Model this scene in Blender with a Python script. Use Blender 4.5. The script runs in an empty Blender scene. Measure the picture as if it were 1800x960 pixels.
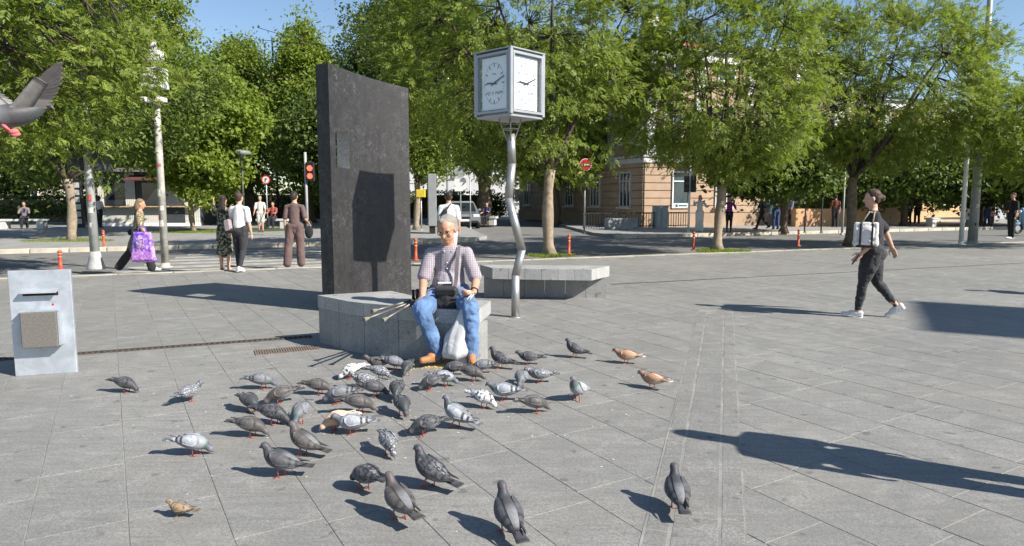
import bpy, math, random
import numpy as np
from mathutils import Vector, Matrix

SC = bpy.context.scene
COL = SC.collection
R = math.radians
rng = np.random.default_rng(7)
random.seed(7)

# ------------------------------------------------------------------ camera
CAM_H = 1.5
PITCH = R(6.2)
cam = bpy.data.cameras.new('camera')
cam.lens = 24.0
cam.sensor_width = 36.0
cam.clip_start = 0.05
cam.clip_end = 3000
camo = bpy.data.objects.new('camera', cam)
camo.location = (0, 0, CAM_H)
camo.rotation_euler = (R(90) - PITCH, 0, 0)
COL.objects.link(camo)
SC.camera = camo

# ------------------------------------------------------------------ sky, sun, exposure
SUN_EL = R(37)
SH = Vector((-0.883, 0.469, 0))          # direction in which shadows fall
world = bpy.data.worlds.new('World')
SC.world = world
world.use_nodes = True
nt = world.node_tree
sky = nt.nodes.new('ShaderNodeTexSky')
sky.sky_type = 'NISHITA'
sky.sun_disc = False
sky.sun_elevation = SUN_EL
sky.sun_rotation = R(118)
sky.air_density = 1.0
sky.dust_density = 0.25
sky.ozone_density = 2.6
bg = nt.nodes['Background']
bg.inputs['Strength'].default_value = 0.085
nt.links.new(sky.outputs[0], bg.inputs['Color'])

sun = bpy.data.lights.new('sun', 'SUN')
sun.energy = 5.0
sun.angle = R(0.53)
sun.color = (1.0, 0.945, 0.86)
suno = bpy.data.objects.new('sun', sun)
suno.location = (30, -20, 40)
sd = Vector((SH.x * math.cos(SUN_EL), SH.y * math.cos(SUN_EL), -math.sin(SUN_EL)))
suno.rotation_euler = sd.to_track_quat('-Z', 'Y').to_euler()
COL.objects.link(suno)

SC.view_settings.view_transform = 'Standard'
SC.view_settings.look = 'None'
SC.view_settings.exposure = 0.86
SC.view_settings.gamma = 1.0

# ------------------------------------------------------------------ helpers
SP, CP = math.sin(PITCH), math.cos(PITCH)

def G(px, py, z=0.0):
    """point of the plane at height z that stands at this place of the 1800 x 960 survey picture"""
    u = (px - 900) / 1200.0
    v = (480 - py) / 1200.0
    k = (z - CAM_H) / (v * CP - SP)
    return Vector((u * k, (CP + v * SP) * k, z))

def ZY(py, y):
    """height over ground at depth y"""
    v = (480 - py) / 1200.0
    return CAM_H + y * (v * CP - SP) / (CP + v * SP)

def tag(o, label=None, cat=None, group=None, kind=None):
    if label: o['label'] = label
    if cat: o['category'] = cat
    if group: o['group'] = group
    if kind: o['kind'] = kind
    return o

def empty(name, loc=(0, 0, 0), rz=0.0, label=None, cat=None, group=None):
    o = bpy.data.objects.new(name, None)
    o.empty_display_size = 0.1
    o.location = loc
    o.rotation_euler = (0, 0, rz)
    COL.objects.link(o)
    return tag(o, label, cat, group)

def np_mesh(name, v, f, smooth=False):
    """v (n,3) array, f (m,k) int array of equal-size faces"""
    v = np.asarray(v, dtype=np.float32); f = np.asarray(f, dtype=np.int32)
    me = bpy.data.meshes.new(name)
    me.vertices.add(len(v)); me.vertices.foreach_set('co', v.ravel())
    k = f.shape[1]
    me.loops.add(f.size); me.loops.foreach_set('vertex_index', f.ravel())
    me.polygons.add(len(f))
    me.polygons.foreach_set('loop_start', np.arange(len(f), dtype=np.int32) * k)
    me.polygons.foreach_set('loop_total', np.full(len(f), k, dtype=np.int32))
    me.polygons.foreach_set('use_smooth', np.full(len(f), bool(smooth)))
    me.update(calc_edges=True)
    return me

def place(name, me, mat=None, parent=None, loc=(0, 0, 0), rot=(0, 0, 0)):
    if mat is not None and len(me.materials) == 0:
        me.materials.append(mat)
    o = bpy.data.objects.new(name, me)
    o.location = loc; o.rotation_euler = rot
    COL.objects.link(o)
    if parent is not None: o.parent = parent
    return o

def basis(d):
    d = Vector(d).normalized()
    up = Vector((0, 0, 1)) if abs(d.z) < 0.95 else Vector((1, 0, 0))
    a = d.cross(up).normalized(); b = a.cross(d).normalized()
    return a, b, d

class MB:
    """collects shapes, then links them as one mesh object"""
    def __init__(s): s.v = []; s.f = []; s.sm = []
    def add(s, vs, fs, smooth=False):
        n = len(s.v); s.v += [tuple(x) for x in vs]
        s.f += [tuple(i + n for i in f) for f in fs]; s.sm += [smooth] * len(fs); return s
    def box(s, c, d, rz=0.0, rx=0.0, ry=0.0, bevel=0.0):
        m = Matrix.Rotation(rz, 3, 'Z') @ Matrix.Rotation(ry, 3, 'Y') @ Matrix.Rotation(rx, 3, 'X')
        c = Vector(c); hx, hy, hz = d[0] / 2, d[1] / 2, d[2] / 2
        if bevel <= 0:
            P = [(x, y, z) for z in (-hz, hz) for x, y in ((-hx, -hy), (hx, -hy), (hx, hy), (-hx, hy))]
            F = [(3, 2, 1, 0), (4, 5, 6, 7), (0, 1, 5, 4), (1, 2, 6, 5), (2, 3, 7, 6), (3, 0, 4, 7)]
        else:
            b = min(bevel, hx * .9, hy * .9, hz * .9)
            def ring(ex, ey, z): return [(-ex + b, -ey, z), (ex - b, -ey, z), (ex, -ey + b, z), (ex, ey - b, z), (ex - b, ey, z), (-ex + b, ey, z), (-ex, ey - b, z), (-ex, -ey + b, z)]
            rs = [ring(hx - b * .6, hy - b * .6, -hz), ring(hx, hy, -hz + b), ring(hx, hy, hz - b), ring(hx - b * .6, hy - b * .6, hz)]
            P = sum(rs, []); F = [tuple(range(7, -1, -1)), tuple(range(24, 32))]
            for k in range(3):
                for i in range(8):
                    j = (i + 1) % 8; F.append((k * 8 + i, k * 8 + j, k * 8 + 8 + j, k * 8 + 8 + i))
        return s.add([c + m @ Vector(p) for p in P], F)
    def tube(s, pts, rad, n=8, cap=True, smooth=True):
        pts = [Vector(p) for p in pts]
        if not hasattr(rad, '__len__'): rad = [rad] * len(pts)
        V = []; F = []; a0 = None
        for i, p in enumerate(pts):
            d = (pts[min(i + 1, len(pts) - 1)] - pts[max(i - 1, 0)])
            if d.length < 1e-9: d = Vector((0, 0, 1))
            if a0 is None: a, b, _ = basis(d)
            else:
                d.normalize(); a = (a0 - d * a0.dot(d)).normalized(); b = a.cross(d)
            a0 = a
            for k in range(n):
                t = 2 * math.pi * k / n
                V.append(p + a * (math.cos(t) * rad[i]) + b * (math.sin(t) * rad[i]))
        for i in range(len(pts) - 1):
            for k in range(n):
                j = (k + 1) % n; F.append((i * n + k, i * n + j, i * n + n + j, i * n + n + k))
        s.add(V, F, smooth)
        if cap:
            m = len(V); N = len(s.v) - m
            s.f.append(tuple(N + k for k in range(n - 1, -1, -1))); s.sm.append(False)
            s.f.append(tuple(N + m - n + k for k in range(n))); s.sm.append(False)
        return s
    def lathe(s, c, prof, n=16, smooth=True):
        c = Vector(c); V = []; F = []
        for r, z in prof:
            for k in range(n):
                t = 2 * math.pi * k / n; V.append(c + Vector((math.cos(t) * r, math.sin(t) * r, z)))
        for i in range(len(prof) - 1):
            for k in range(n):
                j = (k + 1) % n; F.append((i * n + k, i * n + j, i * n + n + j, i * n + n + k))
        F.append(tuple(range(n - 1, -1, -1))); F.append(tuple(range((len(prof) - 1) * n, len(prof) * n)))
        return s.add(V, F, smooth)
    def ball(s, c, r, n=10, m=7, mat=None):
        c = Vector(c); r = Vector(r) if hasattr(r, '__len__') else Vector((r, r, r)); V = []; F = []
        for i in range(1, m):
            a = math.pi * i / m
            for k in range(n):
                t = 2 * math.pi * k / n
                p = Vector((r.x * math.sin(a) * math.cos(t), r.y * math.sin(a) * math.sin(t), r.z * math.cos(a)))
                V.append(c + (mat @ p if mat else p))
        top = Vector((0, 0, r.z)); V.append(c + (mat @ top if mat else top)); V.append(c - (mat @ top if mat else top))
        for i in range(m - 2):
            for k in range(n):
                j = (k + 1) % n; F.append((i * n + k, i * n + n + k, i * n + n + j, i * n + j))
        T = (m - 1) * n
        for k in range(n):
            j = (k + 1) % n; F.append((T, k, j)); F.append((T + 1, (m - 2) * n + j, (m - 2) * n + k))
        return s.add(V, F, True)
    def prism(s, poly, z0, z1):
        n = len(poly)
        a = sum(poly[i][0] * poly[(i + 1) % n][1] - poly[(i + 1) % n][0] * poly[i][1] for i in range(n))
        if a < 0: poly = list(reversed(poly))
        V = [(p[0], p[1], z0) for p in poly] + [(p[0], p[1], z1) for p in poly]
        F = [tuple(range(n - 1, -1, -1)), tuple(range(n, 2 * n))]
        for i in range(n):
            j = (i + 1) % n; F.append((i, j, n + j, n + i))
        return s.add(V, F)
    def mesh(s, name, origin=(0, 0, 0)):
        o = Vector(origin); me = bpy.data.meshes.new(name)
        me.from_pydata([tuple(Vector(v) - o) for v in s.v], [], s.f)
        me.polygons.foreach_set('use_smooth', s.sm); me.update(); return me
    def build(s, name, mat, parent=None, origin=None, loc=(0, 0, 0), rot=(0, 0, 0)):
        if origin is None: origin = parent.location if (parent is not None and parent.parent is None and parent.type == 'EMPTY' and s.world) else (0, 0, 0)
        return place(name, s.mesh(name, origin), mat, parent, loc, rot)
    world = False

class WB(MB):
    """same, but the shapes are given in world coordinates and the parent is an unrotated empty"""
    world = True

# ------------------------------------------------------------------ materials
def new_mat(name):
    m = bpy.data.materials.new(name); m.use_nodes = True
    return m, m.node_tree, m.node_tree.nodes['Principled BSDF']

def N(nt, kind, **kw):
    n = nt.nodes.new(kind)
    for k, v in kw.items(): setattr(n, k, v)
    return n

def mixc(nt, fac, a, b, mode='MIX'):
    m = N(nt, 'ShaderNodeMix', data_type='RGBA', blend_type=mode)
    for i, x in ((0, fac), (6, a), (7, b)):
        if isinstance(x, (int, float)): m.inputs[i].default_value = x
        elif isinstance(x, tuple): m.inputs[i].default_value = (*x[:3], 1)
        else: nt.links.new(x, m.inputs[i])
    return m.outputs[2]

def noise(nt, scale, detail=3, vec=None, rough=.55, dist=0.0):
    n = N(nt, 'ShaderNodeTexNoise'); n.inputs['Scale'].default_value = scale
    n.inputs['Detail'].default_value = detail; n.inputs['Roughness'].default_value = rough; n.inputs['Distortion'].default_value = dist
    if vec is not None: nt.links.new(vec, n.inputs['Vector'])
    return n.outputs['Fac']

def ramp(nt, x, stops):
    r = N(nt, 'ShaderNodeValToRGB'); e = r.color_ramp.elements
    while len(e) < len(stops): e.new(0.5)
    for i, (p, c) in enumerate(stops):
        e[i].position = p; e[i].color = (*c, 1) if len(c) == 3 else c
    nt.links.new(x, r.inputs[0]); return r.outputs[0]

def mapr(nt, x, a, b, c=0.0, d=1.0):
    m = N(nt, 'ShaderNodeMapRange'); nt.links.new(x, m.inputs[0])
    for i, k in enumerate((a, b, c, d)): m.inputs[i + 1].default_value = k
    return m.outputs[0]

def coords(nt, kind='Object', scale=None):
    t = N(nt, 'ShaderNodeTexCoord').outputs[kind]
    if scale:
        mp = N(nt, 'ShaderNodeMapping'); nt.links.new(t, mp.inputs[0]); mp.inputs['Scale'].default_value = scale; return mp.outputs[0]
    return t

def bump(nt, bsdf, h, strength=.3, dist=.01):
    b = N(nt, 'ShaderNodeBump'); b.inputs['Strength'].default_value = strength; b.inputs['Distance'].default_value = dist
    nt.links.new(h, b.inputs['Height']); nt.links.new(b.outputs[0], bsdf.inputs['Normal'])

MATS = {}
def M(name, col, rough=.6, var=.18, scale=8.0, metal=0.0, bmp=0.0, spec=.4, emit=None, coat=0.0):
    if name in MATS: return MATS[name]
    m, nt, b = new_mat(name)
    c = coords(nt)
    n1 = noise(nt, scale, 4, c); n2 = noise(nt, scale * 5.3, 3, c)
    lo = tuple(x * (1 - var) for x in col); hi = tuple(min(1, x * (1 + var)) for x in col)
    c1 = mixc(nt, mapr(nt, n1, .3, .7), lo, hi)
    c2 = mixc(nt, mapr(nt, n2, .35, .65, 0, var), c1, tuple(x * .6 for x in col))
    nt.links.new(c2, b.inputs['Base Color'])
    b.inputs['Metallic'].default_value = metal
    nt.links.new(mapr(nt, n1, .2, .8, max(0.03, rough - .08), min(1, rough + .08)), b.inputs['Roughness'])
    b.inputs['Specular IOR Level'].default_value = spec
    if coat: b.inputs['Coat Weight'].default_value = coat; b.inputs['Coat Roughness'].default_value = .08
    if bmp: bump(nt, b, n2, bmp, .01)
    if emit:
        b.inputs['Emission Color'].default_value = (*emit[0], 1); b.inputs['Emission Strength'].default_value = emit[1]
    MATS[name] = m
    return m

def granite(name, lo, hi, joint=False):
    """speckled stone; each slab (object or island) has its own tone"""
    m, nt, b = new_mat(name)
    c = coords(nt, 'Object')
    geo = N(nt, 'ShaderNodeNewGeometry')
    oi = N(nt, 'ShaderNodeObjectInfo')
    pos = geo.outputs['Position']
    add = N(nt, 'ShaderNodeMath', operation='ADD'); nt.links.new(oi.outputs['Random'], add.inputs[0]); nt.links.new(geo.outputs['Random Per Island'], add.inputs[1])
    fr = N(nt, 'ShaderNodeMath', operation='FRACT'); nt.links.new(add.outputs[0], fr.inputs[0])
    big = noise(nt, .55, 4, pos); mid = noise(nt, 5.0, 5, pos, .62, .6); fine = noise(nt, 150, 2, pos, .6)
    mp = N(nt, 'ShaderNodeMapping'); nt.links.new(pos, mp.inputs[0]); mp.inputs['Scale'].default_value = (3.0, 26, 1); mp.inputs['Rotation'].default_value = (0, 0, R(-14))
    streak = noise(nt, 1.0, 3, mp.outputs[0], .6, .3)
    a = mixc(nt, mapr(nt, big, .3, .7), lo, hi)
    a = mixc(nt, mapr(nt, fr.outputs[0], 0, 1, 0, .42), a, tuple(x * .86 for x in lo))
    a = mixc(nt, mapr(nt, streak, .40, .68, 0, .55), a, tuple(x * .74 for x in lo))
    a = mixc(nt, mapr(nt, mid, .50, .75, 0, .45), a, tuple(min(1, x * 1.22) for x in hi))
    a = mixc(nt, mapr(nt, fine, .40, .64, 0, .62), a, tuple(x * .42 for x in lo))
    grain = noise(nt, 55, 2, pos, .7)
    a = mixc(nt, mapr(nt, grain, .44, .64, 0, .55), a, tuple(x * .55 for x in lo))
    spots = noise(nt, 9.0, 2, pos, .4)
    a = mixc(nt, mapr(nt, spots, .665, .73, 0, .5), a, (.07, .066, .06))
    pale = noise(nt, 4.1, 3, pos, .6, 1.2)
    a = mixc(nt, mapr(nt, pale, .70, .80, 0, .30), a, (.52, .51, .48))
    warm = noise(nt, .9, 3, pos)
    a = mixc(nt, mapr(nt, warm, .56, .74, 0, .18), a, (.30, .25, .18))
    nt.links.new(a, b.inputs['Base Color'])
    nt.links.new(mapr(nt, mid, .3, .7, .55, .8), b.inputs['Roughness'])
    b.inputs['Specular IOR Level'].default_value = .35
    bump(nt, b, fine, .22, .004)
    MATS[name] = m
    return m

def leaf_mat(name, dark, light, trans=.35):
    m, nt, b = new_mat(name)
    geo = N(nt, 'ShaderNodeNewGeometry')
    n = noise(nt, 1.5, 3, geo.outputs['Position'])
    c = mixc(nt, mapr(nt, geo.outputs['Random Per Island'], 0, 1), dark, light)
    c = mixc(nt, mapr(nt, n, .38, .62, 0, .6), c, tuple(x * .8 for x in dark))
    nt.links.new(c, b.inputs['Base Color']); b.inputs['Roughness'].default_value = .5; b.inputs['Specular IOR Level'].default_value = .3
    tr = N(nt, 'ShaderNodeBsdfTranslucent')
    c2 = mixc(nt, .5, c, (light[0] * 1.3, light[1] * 1.5, light[2] * .6)); nt.links.new(c2, tr.inputs[0])
    mx = N(nt, 'ShaderNodeMixShader'); mx.inputs[0].default_value = trans
    nt.links.new(b.outputs[0], mx.inputs[1]); nt.links.new(tr.outputs[0], mx.inputs[2])
    nt.links.new(mx.outputs[0], nt.nodes['Material Output'].inputs[0])
    MATS[name] = m
    return m

def cloth_pattern(name, cols, scale, rough=.85, kind='camo'):
    m, nt, b = new_mat(name)
    c = coords(nt)
    if kind == 'check':
        sx = N(nt, 'ShaderNodeSeparateXYZ'); nt.links.new(c, sx.inputs[0])
        outs = []
        for k, w in ((0, 1.0), (2, 1.0)):
            mu = N(nt, 'ShaderNodeMath', operation='MULTIPLY'); nt.links.new(sx.outputs[k], mu.inputs[0]); mu.inputs[1].default_value = scale
            fr = N(nt, 'ShaderNodeMath', operation='FRACT'); nt.links.new(mu.outputs[0], fr.inputs[0])
            outs.append(mapr(nt, fr.outputs[0], .50, .56, 0, .62))
        a = mixc(nt, outs[0], cols[0], cols[1]); a = mixc(nt, outs[1], a, cols[2])
    else:
        v1 = noise(nt, scale, 2, c); a = cols[0]
        for i, cc in enumerate(cols[1:]):
            mp = N(nt, 'ShaderNodeMapping'); nt.links.new(c, mp.inputs[0]); mp.inputs['Location'].default_value = (i * 3.7, i * 1.3, i * 5.1)
            a = mixc(nt, mapr(nt, noise(nt, scale * (1 + .2 * i), 2, mp.outputs[0]), .53, .57), a, cc)
    nt.links.new(a, b.inputs['Base Color']); b.inputs['Roughness'].default_value = rough; b.inputs['Specular IOR Level'].default_value = .2
    bump(nt, b, noise(nt, 14, 3, c), .35, .02)
    MATS[name] = m
    return m

STEEL = M('brushed_steel', (.40, .395, .38), .44, .10, 5, metal=.75)
GALV = M('galvanised_steel', (.42, .44, .45), .5, .14, 9, metal=.55)
POLE = M('grey_painted_pole', (.36, .37, .36), .55, .22, 6, bmp=.1)
POLE2 = M('stained_pole', (.42, .40, .36), .65, .40, 5, bmp=.2)
BLACK = M('black_plastic', (.018, .018, .02), .45, .2, 20)
DARK = M('dark_grey_paint', (.05, .055, .06), .5, .2, 8)
WHITE = M('white_paint', (.78, .78, .76), .45, .06, 5)
RED = M('red_sign', (.62, .025, .03), .4, .08, 5)
BARK = M('bark', (.15, .115, .08), .95, .4, 9, bmp=.9)
BRANCH = M('dark_branch', (.075, .058, .042), .95, .3, 9)
BARK_PALE = M('pale_bark', (.29, .23, .165), .95, .3, 9, bmp=.7)
SKIN = M('skin', (.56, .335, .24), .55, .10, 12, spec=.35)
SKIN2 = M('tanned_skin', (.50, .27, .175), .55, .12, 12, spec=.35)
GLASS = M('dark_glass', (.02, .026, .032), .06, .1, 3, spec=.8)

# ------------------------------------------------------------------ setting: ground, plaza, road
def ST(name, b, mat, parent=None):
    o = b.build(name, mat, parent)
    if parent is None: tag(o, kind='structure')
    return o

NEAR = lambda x: 17.0 + 0.40 * x       # plaza edge along the road
FAR = lambda x: 26.2 + 0.40 * x        # far kerb

asphalt = granite('asphalt', (.062, .062, .064), (.10, .10, .10)) if False else M('asphalt', (.17, .165, .155), .85, .16, 1.5, bmp=.15)
grassm = M('park_lawn', (.06, .09, .025), .95, .35, 2.0, bmp=.4)
b = MB(); b.add([(-900, -300, -.2), (900, -300, -.2), (900, 1800, -.2), (-900, 1800, -.2)], [(0, 1, 2, 3)])
ST('ground', b, grassm)
b = MB(); b.add([(-70, NEAR(-70) - 2, -.11), (70, NEAR(70) - 2, -.11), (70, FAR(70) + 3, -.11), (-70, FAR(-70) + 3, -.11)], [(0, 1, 2, 3)])
ST('road', b, asphalt)
b = MB(); b.add([(-2.0, 25.2, -.106), (5.0, 26.2, -.106), (-2.0, 90, -.106), (-12.0, 90, -.106)], [(0, 1, 2, 3)])
ST('side_road', b, asphalt)

mortar = M('mortar', (.24, .235, .215), .95, .35, 3)
b = MB(); b.prism([(-70, -14), (70, -14), (70, NEAR(70)), (-70, NEAR(-70))], -.19, -.003)
plaza = ST('plaza', b, mortar)

# paving slabs 0.8 x 0.4 m laid in rows 30 degrees off the view
SLAB = granite('granite_slab', (.252, .247, .231), (.375, .367, .344))
TH = R(30.5)
d1 = np.array([-math.sin(TH), math.cos(TH)]); d2 = np.array([math.cos(TH), math.sin(TH)])
W, LN = 0.40, 0.80
slabs = []
for i in range(-90, 150):
    off = random.uniform(0, .8)
    for j in range(-70, 80):
        p = d2 * ((i + .5) * W) + d1 * ((j + .5) * LN + off)
        if p[1] > NEAR(p[0]) - .62 or p[1] < .3 or abs(p[0]) > 34: continue
        slabs.append((p[0], p[1]))
slabs = np.array(slabs)
def slab_geo(w, l, g=.0026, c=.0015):
    hx, hy = w / 2 - g, l / 2 - g
    V = [(-hx, -hy, -.03), (hx, -hy, -.03), (hx, hy, -.03), (-hx, hy, -.03), (-hx, -hy, -c), (hx, -hy, -c), (hx, hy, -c), (-hx, hy, -c),
         (-hx + c, -hy + c, 0), (hx - c, -hy + c, 0), (hx - c, hy - c, 0), (-hx + c, hy - c, 0)]
    F = [(0, 1, 5, 4), (1, 2, 6, 5), (2, 3, 7, 6), (3, 0, 4, 7), (4, 5, 9, 8), (5, 6, 10, 9), (6, 7, 11, 10), (7, 4, 8, 11), (8, 9, 10, 11)]
    return np.array(V), np.array(F)
sv, sf = slab_geo(W, LN)
dep = slabs[:, 1] * CP + CAM_H * SP
ux = slabs[:, 0] / dep
vis = (slabs[:, 1] > 2.5) & (np.abs(ux) < .80)
order = np.argsort(np.where(vis, dep, 1e9))
near_ids = set(order[:300].tolist())
sme = np_mesh('slab', sv, sf); sme.materials.append(SLAB)
rest_v, rest_f, nn = [], [], 0
cs, sn = math.cos(TH), math.sin(TH)
for k, (x, y) in enumerate(slabs):
    dz = random.uniform(-.0008, .0006)
    if k in near_ids:
        place('slab', sme, None, plaza, (x, y, dz), (random.uniform(-.0012, .0012), random.uniform(-.0012, .0012), TH))
    else:
        q = sv.copy(); q[:, 0], q[:, 1] = sv[:, 0] * cs - sv[:, 1] * sn + x, sv[:, 0] * sn + sv[:, 1] * cs + y; q[:, 2] += dz
        rest_v.append(q); rest_f.append(sf + nn); nn += len(sv)
o = place('far_slabs', np_mesh('far_slabs', np.vstack(rest_v), np.vstack(rest_f)), SLAB, plaza); tag(o, kind='stuff')

# band of small setts crossing the plaza
BAND = granite('sett_stone', (.243, .238, .223), (.362, .354, .333))
p0 = G(1125, 960); p1 = G(1228, 545)
bd = (p1 - p0).normalized(); bn = Vector((bd.y, -bd.x, 0))
ang = math.atan2(bd.y, bd.x) - R(90)
L = (p1 - p0).length + .5
b = MB()
c = p0 + bd * (L / 2 - .5) + bn * .22; b.box((c.x, c.y, -.0128), (.452, L, .028), ang)
strip = ST('paving_band', b, mortar, None)
cols = [(.0575, .105, .205), (.2225, .205, .40), (.3875, .105, .205)]
for off, w, ln in cols:
    v_, f_ = slab_geo(w, ln, .003, .0012); me = np_mesh('sett', v_, f_); me.materials.append(BAND)
    for k in range(int(L / ln)):
        q = p0 + bd * (-.45 + (k + .5) * ln) + bn * off
        place('sett', me, None, strip, (q.x, q.y, .0024 + random.uniform(-.0004, .0004)), (0, 0, ang + random.uniform(-.006, .006)))

# slotted drain channel, left run with cast bars, right run a narrow slit
RUST = M('rusty_iron', (.085, .068, .055), .8, .4, 12, bmp=.4)
VOID = M('drain_pit', (.012, .011, .01), .9, .1, 5)
a0, a1 = G(-60, 637), G(548, 592)
dd = (a1 - a0).normalized(); dnn = Vector((-dd.y, dd.x, 0)); da = math.atan2(dd.y, dd.x)
mid = (a0 + a1) / 2; Lc = (a1 - a0).length
b = WB(); b.box((mid.x, mid.y, -.008), (Lc, .105, .021), da)
root = empty('drain_channel', (mid.x, mid.y, 0), 0, 'rusty slotted drain channel running left from the stone bench past the metal bin', 'drain')
b.build('channel_bed', VOID, root)
b = WB()
for s in (-1, 1):
    q = mid + dnn * (s * .048); b.box((q.x, q.y, -.002), (Lc, .016, .021), da)
b.build('channel_rim', RUST, root)
bar = MB(); bar.box((0, 0, 0), (.026, .078, .012)); bme = bar.mesh('bar'); bme.materials.append(RUST)
nb = int(Lc / .052)
for k in range(nb):
    q = a0 + dd * ((k + .5) * .052) - mid
    place('bar', bme, None, root, (q.x, q.y, .0045), (0, 0, da))
e0, e1 = G(1075, 500), G(1270, 490); e2 = G(1830, 461)
root = empty('drain_slot', (e1.x, e1.y, 0), 0, 'narrow dark drain slot crossing the plaza behind the walking woman', 'drain')
for q0, q1, m_, w in ((e0, e1, RUST, .09), (e1, e2, DARK, .045)):
    dq = (q1 - q0); c = (q0 + q1) / 2
    b = WB(); b.box((c.x, c.y, -.007), (dq.length, w, .021), math.atan2(dq.y, dq.x)); b.build('slot_section', m_, root)

# iron grating flush with the slabs, in front of the bench
g0 = G(505, 616); gd = G(560, 606) - G(455, 615); ga = math.atan2(gd.y, gd.x)
root = empty('iron_grating', (g0.x, g0.y, 0), ga, 'rectangular brown iron grating set in the slabs beside the bench', 'grating')
b = MB(); b.box((0, 0, -.008), (.60, .24, .021)); b.build('pit', VOID, root)
b = MB()
for s in (-1, 1): b.box((0, s * .115, -.003), (.60, .014, .022)); b.box((s * .296, 0, -.002), (.014, .24, .022))
b.build('frame', M('worn_iron', (.19, .155, .13), .75, .3, 15), root)
gb = MB(); gb.box((0, 0, 0), (.012, .215, .016)); gme = gb.mesh('grate_bar'); gme.materials.append(MATS['worn_iron'])
for k in range(24): place('grate_bar', gme, None, root, (-.276 + k * .024, 0, .001))
b = MB()
for y in (-.05, .02, .08): b.box((0, y, -.001), (.58, .012, .014))
b.build('cross_bar', MATS['worn_iron'], root)

# kerbs: one stone after the other
KERB = M('kerb_stone', (.46, .42, .34), .85, .22, 3, bmp=.2)
kb = MB(); kb.box((0, 0, 0), (.98, .20, .22), bevel=.015); kme = kb.mesh('kerb_stone'); kme.materials.append(KERB)
ca = math.atan2(.4, 1)
near_kerb = empty('near_kerb', (0, NEAR(0), 0)); tag(near_kerb, kind='structure')
far_kerb = empty('far_kerb', (0, FAR(0), 0)); tag(far_kerb, kind='structure')
for k in range(-20, 34):
    t = k * 1.0; place('kerb_stone', kme, None, near_kerb, (t * math.cos(ca), t * math.sin(ca) - .26, -.107), (0, 0, ca))
for k in range(-30, 40):
    t = k * 1.0; x = t * math.cos(ca)
    if -1.4 < x < 4.4: continue
    place('kerb_stone', kme, None, far_kerb, (x, t * math.sin(ca) - .10, -.085 + (0 if abs(x) < 25 else 0)), (0, 0, ca))
# far pavements
PAVE = M('far_pavement', (.27, .265, .25), .85, .15, 1.2, bmp=.1)
b = MB(); b.prism([(-70, FAR(-70)), (-1.6, FAR(-1.6)), (-1.0, 27.4), (-11, 90), (-70, 90)], -.19, .02); ST('left_pavement', b, PAVE)
b = MB(); b.prism([(4.6, FAR(4.6)), (70, FAR(70)), (70, 110), (-1, 90), (3.6, 30)], -.19, .02); ST('right_pavement', b, PAVE)
# lawn strips of the park behind the left pavement
b = MB(); b.prism([(-70, 36), (-27, 39), (-25, 42), (-70, 42)], -.1, .03); ST('lawn', b, grassm)
b = MB(); b.prism([(-16.5, 29.5), (-11, 31.2), (-9.5, 34.5), (-16, 33.5)], -.1, .03); ST('lawn_strip', b, grassm)

# zebra crossing: bars lie along the road
PAINT = M('road_paint', (.36, .35, .32), .75, .35, 3)
zroot = empty('zebra_crossing', (-7.2, 18.2, -.1), 0); tag(zroot, kind='structure')
for k in range(8):
    t = .35 + k * 1.0
    b = MB(); cx = -6.6 - k * .10; cy = NEAR(cx) + t
    b.box((cx + 7.2, cy - 18.2, -.004), (4.6, .5, .008), ca); b.build('stripe', PAINT, zroot)

# ------------------------------------------------------------------ memorial wall, clock, benches
BRONZE = None
def bronze():
    m, nt, b = new_mat('dark_bronze'); c = coords(nt)
    n1 = noise(nt, 2.2, 6, c, .65); n2 = noise(nt, 26, 4, c, .7, .5); n3 = noise(nt, 9, 5, c, .7)
    mp = N(nt, 'ShaderNodeMapping'); nt.links.new(c, mp.inputs[0]); mp.inputs['Scale'].default_value = (9, 9, .7)
    st = noise(nt, 1.5, 4, mp.outputs[0])
    a = mixc(nt, mapr(nt, n1, .3, .7), (.014, .013, .014), (.026, .0245, .0245))
    a = mixc(nt, mapr(nt, st, .4, .65, 0, .14), a, (.060, .056, .052))
    a = mixc(nt, mapr(nt, n2, .56, .70, 0, .30), a, (.07, .07, .073))
    a = mixc(nt, mapr(nt, n3, .56, .72, 0, .55), a, (.016, .016, .017))
    n4 = noise(nt, 14, 6, c, .75, 1.2); n5 = noise(nt, 1.6, 3, c)
    fz = N(nt, 'ShaderNodeMath', operation='MULTIPLY'); nt.links.new(mapr(nt, n4, .50, .66, 0, .9), fz.inputs[0]); nt.links.new(mapr(nt, n5, .42, .62), fz.inputs[1])
    a = mixc(nt, fz.outputs[0], a, (.085, .085, .09))
    nt.links.new(a, b.inputs['Base Color']); b.inputs['Metallic'].default_value = .12
    nt.links.new(mapr(nt, n3, .3, .7, .42, .7), b.inputs['Roughness'])
    bump(nt, b, n3, .35, .012); MATS['dark_bronze'] = m; return m
BRONZE = bronze()
A = Vector((-2.35, 8.95, 0)); B = Vector((-1.50, 10.10, 0))
wd = (B - A).normalized(); wn = Vector((-wd.y, wd.x, 0)); WL = (B - A).length   # wn points to the back of the slab
mon = empty('memorial_wall', tuple((A + B) / 2), 0, 'tall curved dark bronze memorial wall with a small square opening, behind the front bench', 'monument')
HT = 3.23; SAG = .085; TK = .25
ss = sorted(set([0, .109 / WL, .367 / WL] + [i / 18 for i in range(19)]))
ss = [s for s in ss if all(abs(s - q) > .012 or s in (.109 / WL, .367 / WL, 0, 1) for q in (.109 / WL, .367 / WL))]
zs = [-.02, .5, 1.0, 1.45, 1.92, 2.42, 2.8, HT]
def wp(s, z, t):
    bow = SAG * 4 * s * (1 - s)
    # end tangents follow the bow so the ends stay square
    return A + wd * (s * WL) + wn * (bow + t) + Vector((0, 0, z * (1.0 - .043 * s)))
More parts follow.
